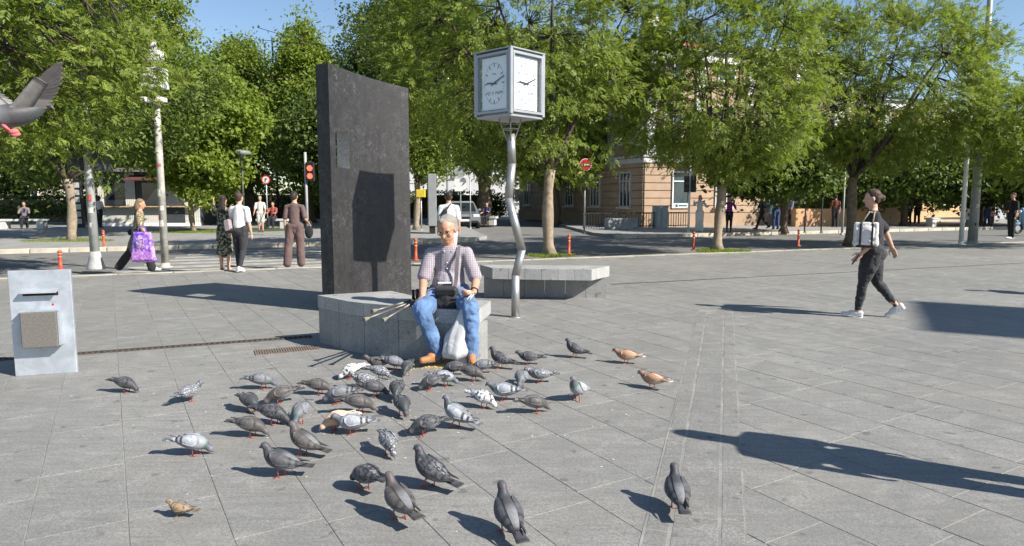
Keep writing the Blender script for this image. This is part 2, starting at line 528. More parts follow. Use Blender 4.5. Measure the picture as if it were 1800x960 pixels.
V = []; F = []; idx = {}
for i, s in enumerate(ss):
    for j, z in enumerate(zs):
        for k, t in enumerate((0, TK)):
            idx[i, j, k] = len(V); V.append(wp(s, z, t))
h0, h1 = ss.index(.109 / WL), ss.index(.367 / WL)
for i in range(len(ss) - 1):
    for j in range(len(zs) - 1):
        if h0 <= i < h1 and j == 4: continue
        F.append((idx[i, j, 0], idx[i + 1, j, 0], idx[i + 1, j + 1, 0], idx[i, j + 1, 0]))
        F.append((idx[i, j, 1], idx[i, j + 1, 1], idx[i + 1, j + 1, 1], idx[i + 1, j, 1]))
    j = len(zs) - 1; F.append((idx[i, j, 0], idx[i + 1, j, 0], idx[i + 1, j, 1], idx[i, j, 1]))
for j in range(len(zs) - 1):
    e = len(ss) - 1
    F.append((idx[0, j, 1], idx[0, j, 0], idx[0, j + 1, 0], idx[0, j + 1, 1])); F.append((idx[e, j, 0], idx[e, j, 1], idx[e, j + 1, 1], idx[e, j + 1, 0]))
b = WB(); b.add(V, F); b.build('slab_body', BRONZE, mon)
# rough lining of the opening; its pale colour stands in for sunlight
LIN = M('rough_sunlit_lining', (.46, .45, .43), .8, .4, 40, bmp=.9)
V = []; F = []
for (i, j) in ((h0, 4), (h1, 4), (h1, 5), (h0, 5)):
    V += [wp(ss[i], zs[j], 0), wp(ss[i], zs[j], TK)]
F = [(0, 1, 3, 2), (2, 3, 5, 4), (4, 5, 7, 6), (6, 7, 1, 0)]
b = WB(); b.add(V, F); b.build('opening_lining', LIN, mon)

STONE = granite('bench_stone', (.40, .40, .385), (.52, .515, .495))
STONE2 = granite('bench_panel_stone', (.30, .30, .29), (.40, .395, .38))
def bench(name, label, front, back, zt, slab_t, wall_line, wall_t, npan, flip=1):
    cx = sum(p[0] for p in front + back) / len(front + back); cy = sum(p[1] for p in front + back) / len(front + back)
    root = empty(name, (cx, cy, 0), 0, label, 'bench', 'stone benches around the clock')
    def poly_at(line, t):
        ls = [math.dist(line[i], line[i + 1]) for i in range(len(line) - 1)]; d = t * sum(ls)
        for i, l in enumerate(ls):
            if d <= l or i == len(ls) - 1:
                f = d / l; return Vector((line[i][0] + (line[i + 1][0] - line[i][0]) * f, line[i][1] + (line[i + 1][1] - line[i][1]) * f, 0))
            d -= l
    g = .0016
    for k in range(npan):
        t0, t1 = k / npan + (g if k else 0), (k + 1) / npan - (g if k < npan - 1 else 0)
        tm = (t0 + t1) / 2
        f = [poly_at(front, t) for t in (t0, tm, t1)]; r = [poly_at(back, t) for t in (t1, tm, t0)]
        bb = WB(); bb.prism([(p.x, p.y) for p in f + r], zt - slab_t, zt); bb.build('top_slab', STONE, root)
    for k in range(npan):
        t0, t1 = k / npan + (g if k else .004), (k + 1) / npan - (g if k < npan - 1 else .004)
        tm = (t0 + t1) / 2; P = []; Q = []
        for t in (t0, tm, t1):
            p = poly_at(wall_line, t); q = poly_at(wall_line, min(1, t + .01)) - poly_at(wall_line, max(0, t - .01)); q.normalize()
            n = Vector((-q.y, q.x, 0)) * flip
            P.append(p + n * .004); Q.append(p + n * wall_t)
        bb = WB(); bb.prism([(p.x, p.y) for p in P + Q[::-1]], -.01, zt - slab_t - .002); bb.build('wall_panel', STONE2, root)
    return root
FB_front = [(-2.03, 7.06), (-1.55, 6.58), (-.87, 6.24), (-.32, 6.05)]
FB_back = [(-1.32, 7.40), (-1.03, 7.02), (-.62, 6.80), (-.21, 6.68)]
bench('stone_bench', 'grey stone bench under the seated man in front of the memorial wall', FB_front, FB_back, .50, .13,
      FB_front, .30, 5, 1)
BB_front = [(-.29, 10.10), (.45, 9.97), (1.16, 9.89)]
BB_back = [(-.50, 10.66), (.5, 10.55), (1.50, 10.46)]
bench('stone_bench', 'pale stone bench with overhanging seat behind the clock pole', BB_front, BB_back, .475, .16,
      [(-.44, 10.42), (.5, 10.36), (1.44, 10.30)], .14, 6, 1)

# ---- zigzag pole with the four-sided clock
ck = empty('street_clock', (.04, 8.60, 0), 0, 'four sided box clock on a bent steel pole stopped at nine eleven', 'clock')
zz = [(.043, 0), (.046, .539), (.124, .857), (-.043, 1.507), (0, 1.936), (-.014, 2.30)]
b = WB()
for (x0, z0), (x1, z1) in zip(zz[:-1], zz[1:]):
    pass
pts = [Vector((x, 8.60, z)) for x, z in zz]
rr = .052
def mitre_tube(pts, r, n=20):
    V = []; F = []
    for i, p in enumerate(pts):
        d0 = (pts[i] - pts[i - 1]).normalized() if i else (pts[1] - pts[0]).normalized()
        d1_ = (pts[i + 1] - pts[i]).normalized() if i < len(pts) - 1 else d0
        t = (d0 + d1_).normalized(); a = Vector((0, 1, 0)); e = t.cross(a).normalized(); k = 1 / max(.5, t.dot(d0))
        for q in range(n):
            an = 2 * math.pi * q / n; V.append(p + a * math.cos(an) * r + e * math.sin(an) * r * k)
    for i in range(len(pts) - 1):
        for q in range(n):
            j = (q + 1) % n; F.append((i * n + q, i * n + j, i * n + n + j, i * n + n + q))
    F.append(tuple(range(n))); F.append(tuple(range((len(pts) - 1) * n, len(pts) * n)))
    return V, F
for i in range(len(pts) - 1):
    # each straight section is its own welded piece
    seg = [pts[max(0, i - 1)], pts[i], pts[i + 1], pts[min(len(pts) - 1, i + 2)]]
    d_in = (pts[i] - pts[i - 1]).normalized() if i else (pts[1] - pts[0]).normalized()
    d = (pts[i + 1] - pts[i]).normalized()
    d_out = (pts[i + 2] - pts[i + 1]).normalized() if i + 2 < len(pts) else d
    V = []; n = 20
    for p, t in ((pts[i], (d_in + d).normalized()), (pts[i + 1], (d + d_out).normalized())):
        a = Vector((0, 1, 0)); e = t.cross(a).normalized(); k = 1 / max(.5, t.dot(d))
        for q in range(n):
            an = 2 * math.pi * q / n; V.append(p + a * math.cos(an) * rr + e * math.sin(an) * rr * k)
    F = [(q, (q + 1) % n, n + (q + 1) % n, n + q) for q in range(n)]
    bb = WB(); bb.add(V, F, True); bb.f += [tuple(range(n - 1, -1, -1)), tuple(range(n, 2 * n))]; bb.sm += [False, False]
    bb.build('pole_section', STEEL, ck)
b = WB(); b.lathe((.043, 8.60, 0), [(.085, 0), (.085, .006), (.05, .012)], 20); b.build('foot_plate', STEEL, ck)
ALU = M('clock_housing', (.36, .37, .385), .38, .07, 4, metal=.35)
BETA = R(43)
CA = .60; CZ0, CZ1 = 2.50, 3.255
cc = Vector((-.03, 8.60, 0)); crz = -BETA       # left face looks towards the camera's left
cm = Matrix.Rotation(crz, 3, 'Z')
def cl(x, y, z): return cc + cm @ Vector((x, y, 0)) + Vector((0, 0, z))
# four face boxes between four corner posts and two rings
hz = (CZ0 + CZ1) / 2
posts = MB()
for sx in (-1, 1):
    for sy in (-1, 1):
        pb = WB(); p = cl(sx * (CA / 2 - .012), sy * (CA / 2 - .012), hz); pb.box(p, (.046, .046, CZ1 - CZ0), crz, bevel=.006); pb.build('corner_post', ALU, ck)
for z in (CZ0 + .02, CZ1 - .02):
    pb = WB(); pb.box(cl(0, 0, z), (CA - .09, CA - .09, .036), crz); pb.build('housing_plate', ALU, ck)
pb = WB(); pb.box(cl(0, 0, hz), (CA - .12, CA - .12, CZ1 - CZ0 - .08), crz); pb.build('housing_core', M('clock_inside', (.30, .33, .36), .6, .05, 3), ck)
DIAL = M('dial_white', (.80, .82, .82), .35, .03, 3)
def text_mesh(s, size, name):
    cu = bpy.data.curves.new(name, 'FONT'); cu.body = s; cu.size = size; cu.align_x = 'CENTER'; cu.align_y = 'CENTER'; cu.extrude = .0008
    o = bpy.data.objects.new(name, cu); COL.objects.link(o)
    dg = bpy.context.evaluated_depsgraph_get(); me = bpy.data.meshes.new_from_object(o.evaluated_get(dg))
    bpy.data.objects.remove(o); return me
t_date = text_mesh('27 X 1969', .052, 'date_lettering'); t_maker = text_mesh('Insa', .036, 'maker_lettering')
for me in (t_date, t_maker): me.materials.append(BLACK)
CGLASS = None
def clock_glass():
    m, nt, b = new_mat('clock_glass'); g = N(nt, 'ShaderNodeBsdfGlossy'); g.inputs['Roughness'].default_value = .03
    t = N(nt, 'ShaderNodeBsdfTransparent'); mx = N(nt, 'ShaderNodeMixShader'); fr = N(nt, 'ShaderNodeLayerWeight'); fr.inputs[0].default_value = .3
    nt.links.new(mapr(nt, fr.outputs['Facing'], .3, 1, .04, .5), mx.inputs[0]); nt.links.new(t.outputs[0], mx.inputs[1]); nt.links.new(g.outputs[0], mx.inputs[2])
    nt.links.new(mx.outputs[0], nt.nodes['Material Output'].inputs[0]); return m
CGLASS = clock_glass()
for q in range(4):
    ra = crz + q * math.pi / 2
    fm = Matrix.Rotation(ra, 3, 'Z')
    def P(x, y, z): return cc + fm @ Vector((x, -CA / 2 + y, 0)) + Vector((0, 0, z))
    rim = WB(); hw, hh = .252, .338
    for (x, z, w, h) in ((0, hz + hh, 2 * hw + .03, .028), (0, hz - hh, 2 * hw + .03, .028)): rim.box(P(x, .012, z), (w, .05, h), ra)
    for x in (-hw, hw): rim.box(P(x, .0125, hz), (.022, .0495, 2 * hh - .028), ra)
    rim.build('face_frame', ALU, ck)
    d_ = WB(); d_.box(P(0, .035, hz), (2 * hw - .09, .006, 2 * hh - .06), ra); dial = d_.build('dial', DIAL, ck)
    tk = WB()
    for k in range(60):
        a = 2 * math.pi * k / 60; big = k % 5 == 0
        rx_, rz_ = .172, .245
        l = .05 if big else .014; w = .010 if big else .004
        x, z = math.sin(a) * (rx_ - l / 2), math.cos(a) * (rz_ - l / 2)
        m3 = fm @ Matrix.Rotation(a, 3, 'Y')
        c = P(x, .0305, hz + z)
        hx_, hz_ = w / 2, l / 2
        vs = [c + m3 @ Vector(p) for p in ((-hx_, 0, -hz_), (hx_, 0, -hz_), (hx_, 0, hz_), (-hx_, 0, hz_), (-hx_, -.001, -hz_), (hx_, -.001, -hz_), (hx_, -.001, hz_), (-hx_, -.001, hz_))]
        tk.add(vs, [(4, 5, 6, 7), (0, 1, 5, 4), (1, 2, 6, 5), (2, 3, 7, 6), (3, 0, 4, 7)])
    place('minute_marks', tk.mesh('minute_marks', ck.location), BLACK, dial)
    for a, l, w, dy in ((R(66), .185, .017, .020), (R(275.5), .125, .022, .024)):
        hb = WB(); m3 = fm @ Matrix.Rotation(a, 3, 'Y'); c = P(0, dy, hz)
        vs = [c + m3 @ Vector(p) for p in ((-w / 2, 0, -.045), (w / 2, 0, -.045), (w * .36, 0, l), (-w * .36, 0, l), (-w / 2, -.002, -.045), (w / 2, -.002, -.045), (w * .36, -.002, l), (-w * .36, -.002, l))]
        hb.add(vs, [(4, 5, 6, 7), (0, 1, 5, 4), (1, 2, 6, 5), (2, 3, 7, 6), (3, 0, 4, 7)])
        place('hand', hb.mesh('hand', ck.location), BLACK, dial)
    for me, z in ((t_date, -.115), (t_maker, .115)):
        p = P(0, .031, hz + z) - ck.location
        o = place(me.name.split('.')[0], me, None, dial, p, (R(90), 0, ra))
    gb_ = WB(); gb_.box(P(0, .0, hz), (2 * hw - .03, .004, 2 * hh - .036), ra); gb_.build('glass', CGLASS, ck)
# open cradle under the housing
for k in range(4):
    a = crz + R(45) + k * R(90)
    sb = WB(); sb.tube([Vector((-.014, 8.6, 2.20)) + Vector((math.cos(a) * .04, math.sin(a) * .04, 0)), Vector((-.025, 8.6, CZ0 + .01)) + Vector((math.cos(a) * .15, math.sin(a) * .15, 0))], .008, 6)
    sb.build('strut', STEEL, ck)
for z, r in ((2.36, .10), (2.43, .125)):
    sb = WB(); sb.tube([Vector((-.02 + math.cos(t) * r, 8.6 + math.sin(t) * r, z)) for t in np.linspace(0, 2 * math.pi, 21)], .006, 6, cap=False); sb.build('ring', STEEL, ck)
sb = WB(); tq = [cl(sx * (CA / 2 + .012), sy * (CA / 2 + .012), CZ1 + .001) for sx, sy in ((-1, -1), (1, -1), (1, 1), (-1, 1))]; sb.add(tq + [p + Vector((0, 0, .014)) for p in tq] + [cl(0, 0, CZ1 + .085)], [(3, 2, 1, 0), (0, 1, 5, 4), (1, 2, 6, 5), (2, 3, 7, 6), (3, 0, 4, 7), (4, 5, 8), (5, 6, 8), (6, 7, 8), (7, 4, 8)]); sb.build('shadow_lid', ALU, ck)  # clock top with a hidden low pyramid, added to peak the cast shadow
sb = WB(); sb.box(cl(0, 0, CZ0 - .012), (CA - .02, CA - .02, .02), crz); sb.build('base_tray', ALU, ck)

# ---- galvanised bin panel at the left
q0, q1 = G(27, 662), G(136, 655); pd = (q1 - q0); pa = math.atan2(pd.y, pd.x); pw = pd.length
bin_ = empty('litter_bin', tuple((q0 + q1) / 2), pa, 'upright galvanised metal litter bin panel with hooded slot at the left edge', 'litter bin')
ZINC = None
def zinc():
    m, nt, b = new_mat('zinc_sheet'); c = coords(nt)
    v = N(nt, 'ShaderNodeTexVoronoi'); v.inputs['Scale'].default_value = 26; nt.links.new(c, v.inputs[0])
    n = noise(nt, 7, 6, c, .7, 1.0); n2 = noise(nt, 2.5, 4, c)
    a = mixc(nt, mapr(nt, n, .3, .7), (.40, .43, .47), (.54, .57, .62)); a = mixc(nt, .03, a, v.outputs['Color'])
    a = mixc(nt, mapr(nt, n2, .5, .7, 0, .35), a, (.36, .39, .43))
    nt.links.new(a, b.inputs['Base Color']); b.inputs['Metallic'].default_value = .55; nt.links.new(mapr(nt, n, .3, .7, .38, .6), b.inputs['Roughness']); MATS['zinc'] = m; return m
ZINC = zinc()
b = MB(); b.box((0, .02, .45), (pw, .04, .90), bevel=.004); b.build('panel', ZINC, bin_)
b = MB(); b.box((.0, -.002, .70), (.26, .006, .03)); b.build('slot', VOID, bin_)
b = MB()
b.add([(-.135, 0, .745), (.135, 0, .745), (.135, -.07, .725), (-.135, -.07, .725), (-.135, 0, .735), (.135, 0, .735), (.135, -.07, .712), (-.135, -.07, .712)],
      [(0, 3, 2, 1), (4, 5, 6, 7), (3, 7, 6, 2), (0, 4, 7, 3), (1, 2, 6, 5)])
b.build('slot_hood', ZINC, bin_)
b = MB(); b.box((.0, -.05, .405), (.265, .10, .30), bevel=.006); b.build('ash_box', M('speckled_box', (.15, .14, .125), .75, .35, 90, bmp=.3), bin_)
b = MB(); b.box((.0, -.045, .563), (.285, .085, .012)); b.box((.141, -.042, .41), (.012, .082, .29)); b.build('box_lid', ZINC, bin_)
b = MB(); b.ball((.085, -.001, .605), (.010, .003, .011)); b.build('sticker', RED, bin_)

# ------------------------------------------------------------------ trees
def tree(name, label, base, trunk_h, trunk_r, crown_c, crown_r, n_clump, per, leaf, lm, bark, seed, lean=(0, 0), group=None, limbs=7, sig=.34, droop=.08, lump=.22, hollow=.45, cone=0.0, spray=False):
    g = np.random.default_rng(seed)
    root = empty(name, base, 0, label, 'tree', group)
    top = np.array([lean[0], lean[1], trunk_h])
    # trunk
    pts = []; rad = []
    for k in range(9):
        t = k / 8
        p = np.array([lean[0] * t + .05 * math.sin(seed + 3 * t), lean[1] * t + .05 * math.cos(seed * 2 + 4 * t), trunk_h * t])
        pts.append(p); rad.append(trunk_r * (1.0 + .55 * max(0, .12 - t) / .12 - .12 * t) * (1 + .12 * math.sin(seed * 3 + 11 * t)))
    pts[0][2] = -.03
    tb = MB(); tb.tube([Vector(p) for p in pts], rad, 12); tb.build('trunk', bark, root)
    top = pts[-1]
    cc = np.array(crown_c, float); cr = np.array(crown_r, float)
    ph = g.uniform(0, 6.28, 6)
    def env(d):  # uneven outline by direction
        return 1 + lump * (.5 * math.sin(3 * d[0] + ph[0]) + .5 * math.sin(4 * d[1] + ph[1]) + .6 * math.sin(5 * d[2] + ph[2]) + .5 * math.sin(9 * d[0] + 7 * d[2] + ph[3]) + .4 * math.sin(11 * d[1] - 8 * d[2] + ph[4])) / 1.6
    br = MB(); nodes = []
    for k in range(limbs):
        a = 2 * math.pi * (k + g.uniform(-.3, .3)) / limbs; el = g.uniform(.15, 1.25)
        d = np.array([math.cos(a) * math.cos(el), math.sin(a) * math.cos(el), math.sin(el)])
        end = cc + d * cr * .72 * env(d)
        P = []
        for i in range(7):
            t = i / 6
            q = top * (1 - t) + end * t + np.array([0, 0, -.10 * math.sin(math.pi * t) * cr[2]]) * (1 if el < .8 else .2)
            q = q + g.normal(0, .05, 3) * (1 if 0 < i < 6 else 0) * cr.mean() * .35
            if i == 0: q = top - np.array([0, 0, .05])
            P.append(q); nodes.append((q, t))
        r0 = trunk_r * g.uniform(.42, .62)
        br.tube([Vector(q) for q in P], [r0 * (1 - .82 * i / 6) for i in range(7)], 6)
    NP = np.array([n[0] for n in nodes]); NT = np.array([n[1] for n in nodes])
    cl = []
    while len(cl) < n_clump:
        d = g.normal(0, 1, 3); d /= np.linalg.norm(d)
        r = g.uniform(hollow ** 3, 1) ** (1 / 3)
        p = cc + d * cr * r * env(d)
        if cone: p[:2] = cc[:2] + (p[:2] - cc[:2]) * (1 - cone * max(0, (p[2] - cc[2] + cr[2] * .6) / (1.6 * cr[2])) ** 1.2)
        cl.append(p)
    cl = np.array(cl)
    for p in cl:
        dd_ = np.linalg.norm(NP - p, axis=1) + (1 - NT) * .6; k = int(np.argmin(dd_)); q = NP[k]
        m_ = (q + p) / 2 + g.normal(0, .10, 3) + np.array([0, 0, .10])
        br.tube([Vector(q), Vector(m_), Vector(p)], [trunk_r * .13, trunk_r * .085, .006], 4, cap=False)
    place('branches', br.mesh('branches'), BRANCH, root)
    # leaves
    n = n_clump * per
    ctr = np.repeat(cl, per, axis=0)
    sc = np.repeat(g.uniform(.65, 1.35, n_clump), per)[:, None] * sig
    off = g.normal(0, 1, (n, 3)) * sc * np.array([1, 1, .72])
    out = ctr - cc; out /= (np.linalg.norm(out, axis=1, keepdims=True) + 1e-6)
    pos = ctr + off
    if spray:
        # compound leaves: leaflets in pairs along a common stalk, all in one plane
        K = 7; m = n // K; n = m * K
        c0 = pos[:m * K:K]; o0 = out[:m * K:K]
        sa = g.normal(0, 1, (m, 3)) * .55 + o0 * .7 + np.array([0, 0, -droop]); sa /= np.linalg.norm(sa, axis=1, keepdims=True)
        sn_ = g.normal(0, 1, (m, 3)) * .42 + np.array([0, 0, .75]) + o0 * .65
        sn_ -= sa * (sn_ * sa).sum(1, keepdims=True); sn_ /= np.linalg.norm(sn_, axis=1, keepdims=True); sb = np.cross(sa, sn_)
        P_, A_, N_ = [], [], []
        for k in range(K):
            side = 0 if k == K - 1 else (1 if k % 2 else -1); st = (k // 2) * leaf[0] * .42
            d = sa * (.62 if side else 1.0) + sb * side * .78
            P_.append(c0 + sa * st + d * leaf[0] * .5); A_.append(d / np.linalg.norm(d, axis=1, keepdims=True)); N_.append(sn_)
        pos = np.stack(P_, 1).reshape(-1, 3); ax = np.stack(A_, 1).reshape(-1, 3); nr = np.stack(N_, 1).reshape(-1, 3) + g.normal(0, .16, (n, 3))
    else:
        ax = g.normal(0, 1, (n, 3)) * .8 + out * .5 + np.array([0, 0, -droop]); ax /= np.linalg.norm(ax, axis=1, keepdims=True)
        nr = g.normal(0, 1, (n, 3)) * .48 + np.array([0, 0, .7]) + out * .75
    nr = nr - ax * (nr * ax).sum(1, keepdims=True); nr /= np.linalg.norm(nr, axis=1, keepdims=True)
    sd = np.cross(ax, nr)
    s = g.uniform(.7, 1.3, (n, 1)); l = leaf[0] * s; w = leaf[1] * s
    V = np.empty((n, 4, 3)); V[:, 0] = pos - ax * l * .5; V[:, 1] = pos + sd * w * .5 + nr * w * .10 - ax * l * .05; V[:, 2] = pos + ax * l * .5 - nr * l * .06; V[:, 3] = pos - sd * w * .5 + nr * w * .10 - ax * l * .05
    F = np.arange(n * 4).reshape(n, 4)
    o = place('crown', np_mesh('crown', V.reshape(-1, 3), F), lm, root); tag(o, kind='stuff')
    return root

LF_A = leaf_mat('leaf_ash', (.132, .178, .030), (.285, .335, .068), .42)
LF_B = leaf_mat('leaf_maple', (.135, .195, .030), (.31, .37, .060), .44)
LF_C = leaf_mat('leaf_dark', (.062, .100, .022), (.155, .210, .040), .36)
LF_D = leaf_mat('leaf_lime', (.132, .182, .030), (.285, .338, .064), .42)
ROW = 'young street trees along the plaza edge'
def tp(px, py, z=0): return tuple(G(px, py, z))
def base_at(px, y): return ((px - 900) / 1200 * (y * CP + CAM_H * SP), y, 0)
tree('ash_tree', 'feathery ash tree with thick forked trunk directly behind the clock', tp(965, 450), 2.25, .15, (-1.0, .6, 5.6), (4.0, 3.4, 3.1), 360, 300, (.105, .036), LF_A, BARK_PALE, 3, (0.02, 0), ROW, 10, .29, hollow=.66, spray=True)
tree('ash_tree', 'round ash tree with bare lower trunk right of the no entry sign', tp(1262, 441), 1.9, .14, (-.2, 0, 4.75), (3.0, 2.8, 2.65), 260, 300, (.105, .036), LF_A, BARK_PALE, 11, (.03, 0), ROW, 12, .25, lump=.18, hollow=.68, spray=True)
tree('ash_tree', 'broad ash tree rising behind the woman walking in black', tp(1497, 430), 2.2, .16, (.9, .3, 5.0), (3.7, 3.2, 2.8), 310, 300, (.105, .036), LF_A, BARK, 17, (-.1, 0), ROW, 11, .27, hollow=.66, spray=True)
tree('ash_tree', 'ash tree whose crown fills the right edge above the scooter', (16.9, 21.5, 0), 2.2, .15, (.1, 0, 3.7), (3.3, 3.0, 1.75), 200, 280, (.105, .036), LF_A, BARK, 23, (0, 0), ROW, 8, .30, spray=True)
tree('overhanging_tree', 'fine leaved tree overhanging the upper left corner in front of the camera mast', (-12.0, 13.0, 0), 2.6, .2, (1.0, .1, 4.85), (4.3, 3.0, 2.5), 400, 230, (.105, .038), LF_D, BARK, 31, (.3, 0), None, 9, .32, lump=.14, spray=True)
tree('street_tree', 'tree with pale thin trunk standing by the sticker covered post at left', tp(127, 424), 2.2, .15, (-.8, 1.5, 5.2), (5.2, 3.0, 3.2), 230, 130, (.17, .08), LF_C, BARK_PALE, 37, (0, 0), None, 8, .42)
tree('maple_tree', 'small bright green maple beside the striped kiosk', tp(340, 408), 1.9, .12, (0.2, 0, 4.7), (2.7, 2.5, 3.2), 210, 130, (.19, .16), LF_B, BARK_PALE, 41, (0, 0), None, 8, .36)
tree('small_tree', 'small round tree with a yellow box on its trunk right of the memorial', base_at(733, 33), 2.3, .15, (.3, 0, 4.4), (1.4, 1.4, 2.2), 100, 130, (.17, .10), LF_D, BARK_PALE, 43, (0, 0), None, 6, .34)
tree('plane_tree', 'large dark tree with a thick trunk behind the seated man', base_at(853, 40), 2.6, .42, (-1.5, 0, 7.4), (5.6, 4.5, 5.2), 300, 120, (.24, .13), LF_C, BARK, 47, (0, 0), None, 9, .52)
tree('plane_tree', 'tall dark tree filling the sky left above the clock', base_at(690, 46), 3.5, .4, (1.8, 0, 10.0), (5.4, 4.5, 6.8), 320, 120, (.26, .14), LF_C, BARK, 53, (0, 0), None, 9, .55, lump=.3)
BACK = 'tall trees closing the view behind the road'
tree('poplar_tree', 'tall pointed light green tree directly left of the memorial wall', base_at(545, 43), 2.6, .3, (0, 0, 7.3), (3.0, 3.0, 5.6), 250, 130, (.22, .14), LF_B, BARK, 59, (0, 0), BACK, 8, .42, lump=.22, cone=.75)
tree('poplar_tree', 'pointed green tree behind the woman in the white shirt', base_at(440, 45), 2.6, .3, (-.3, 0, 6.6), (3.3, 3.2, 5.2), 250, 130, (.22, .14), LF_D, BARK, 61, (0, 0), BACK, 8, .45, lump=.22, cone=.6)
tree('linden_tree', 'large green tree above the small maple at left', base_at(300, 40), 2.8, .35, (-1.4, 0, 8.6), (3.7, 3.6, 6.0), 300, 120, (.24, .15), LF_D, BARK, 67, (0, 0), BACK, 9, .5)
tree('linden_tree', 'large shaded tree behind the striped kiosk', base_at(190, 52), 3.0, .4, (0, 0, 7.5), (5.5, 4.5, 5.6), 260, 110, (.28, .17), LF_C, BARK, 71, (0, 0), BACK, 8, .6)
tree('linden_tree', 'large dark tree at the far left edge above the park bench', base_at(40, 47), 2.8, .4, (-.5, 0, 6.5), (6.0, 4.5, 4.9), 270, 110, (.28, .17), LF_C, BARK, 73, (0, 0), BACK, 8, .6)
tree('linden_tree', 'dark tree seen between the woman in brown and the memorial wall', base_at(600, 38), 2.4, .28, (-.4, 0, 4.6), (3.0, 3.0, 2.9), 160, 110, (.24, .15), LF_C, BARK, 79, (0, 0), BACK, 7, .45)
tree('linden_tree', 'dark tree left of the brown corner building', base_at(975, 41), 2.6, .3, (0, 0, 6.4), (4.0, 3.5, 4.4), 220, 110, (.24, .15), LF_B, BARK, 83, (0, 0), BACK, 8, .5)
RB = 'low dark shade trees in front of the far right buildings'
tree('shade_tree', 'low dark shade tree beside the person in the blue shirt', base_at(1375, 31), 2.0, .16, (-.3, 0, 3.1), (3.0, 2.4, 1.4), 190, 130, (.22, .14), LF_C, BARK, 89, (0, 0), RB, 7, .38)
tree('shade_tree', 'dark shade tree behind the walking woman', base_at(1590, 38), 2.2, .2, (0, 0, 3.2), (4.4, 2.8, 2.1), 210, 130, (.24, .15), LF_C, BARK, 97, (0, 0), RB, 7, .45)
tree('shade_tree', 'dark shade tree behind the two pale poles at right', base_at(1720, 40), 2.3, .2, (0, 0, 3.4), (4.2, 2.8, 2.2), 210, 130, (.24, .15), LF_C, BARK, 101, (0, 0), RB, 7, .45)
tree('shade_tree', 'dark shade tree at the far right edge behind the scooter', base_at(1840, 37), 2.3, .2, (0, 0, 3.5), (4.2, 2.8, 2.2), 210, 130, (.24, .15), LF_C, BARK, 103, (0, 0), RB, 7, .45)

def hedge(name, label, c, d, rz, lm, n, seed, leaf=(.12, .08)):
    g = np.random.default_rng(seed)
    root = empty(name, c, rz, label, 'hedge')
    b = MB(); b.box((0, 0, d[2] * .45), (d[0] * .94, d[1] * .8, d[2] * .9)); b.build('inner_twigs', BARK, root)
    p = g.uniform(-.5, .5, (n, 3)); k = np.argmax(np.abs(p) + g.uniform(0, .12, (n, 3)), axis=1)
    for a in range(3):
        m_ = k == a; p[m_, a] = np.sign(p[m_, a]) * g.normal(.5, .03, m_.sum())
    p[:, 2] = np.abs(p[:, 2] + .5); p *= np.array(d); p += g.normal(0, .03, p.shape)
    ax = g.normal(0, 1, (n, 3)); ax /= np.linalg.norm(ax, axis=1, keepdims=True); nr = g.normal(0, 1, (n, 3)); nr -= ax * (nr * ax).sum(1, keepdims=True); nr /= np.linalg.norm(nr, axis=1, keepdims=True); sd_ = np.cross(ax, nr)
    V = np.empty((n, 4, 3)); V[:, 0] = p - ax * leaf[0] / 2; V[:, 1] = p + sd_ * leaf[1] / 2; V[:, 2] = p + ax * leaf[0] / 2; V[:, 3] = p - sd_ * leaf[1] / 2
    o = place('foliage', np_mesh('foliage', V.reshape(-1, 3), np.arange(n * 4).reshape(n, 4)), lm, root); tag(o, kind='stuff')
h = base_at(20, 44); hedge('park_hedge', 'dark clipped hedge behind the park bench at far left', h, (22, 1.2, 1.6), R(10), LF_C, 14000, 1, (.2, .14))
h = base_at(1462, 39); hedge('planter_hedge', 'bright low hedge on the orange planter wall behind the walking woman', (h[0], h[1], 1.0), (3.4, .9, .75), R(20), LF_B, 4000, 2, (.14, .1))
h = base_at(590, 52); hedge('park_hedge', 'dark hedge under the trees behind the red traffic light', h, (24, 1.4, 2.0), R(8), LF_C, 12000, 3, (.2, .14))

def tuft(label, c, rx, ry, n, seed):
    g = np.random.default_rng(seed)
    a = g.uniform(0, 6.28, n); r = np.sqrt(g.uniform(0, 1, n)) * (1 + .25 * np.sin(3 * a + seed))
    p = np.stack([np.cos(a) * r * rx, np.sin(a) * r * ry, np.zeros(n)], 1)
    h = g.uniform(.04, .11, (n, 1)); d = g.normal(0, .35, (n, 2)); t = p + np.concatenate([d * h, h], 1); th = g.uniform(0, 3.14, n)
    s = np.stack([np.cos(th), np.sin(th), np.zeros(n)], 1) * .012
    V = np.empty((n, 3, 3)); V[:, 0] = p - s; V[:, 1] = p + s; V[:, 2] = t
    o = place('grass_tuft', np_mesh('grass_tuft', V.reshape(-1, 3), np.arange(n * 3).reshape(n, 3)), LF_B, None, (c[0], c[1], 0)); tag(o, label, 'grass', None, 'stuff')
tuft('ring of grass at the foot of the ash tree behind the clock', tp(965, 451), .6, .3, 900, 1)
tuft('ring of grass at the foot of the round ash tree', tp(1264, 442), .75, .4, 1300, 2)
tuft('grass at the foot of the pale trunked tree at left', tp(127, 424), 1.4, .9, 2200, 3)
tuft('grass at the foot of the small bright maple', tp(340, 409), 1.6, 1.1, 2600, 4)

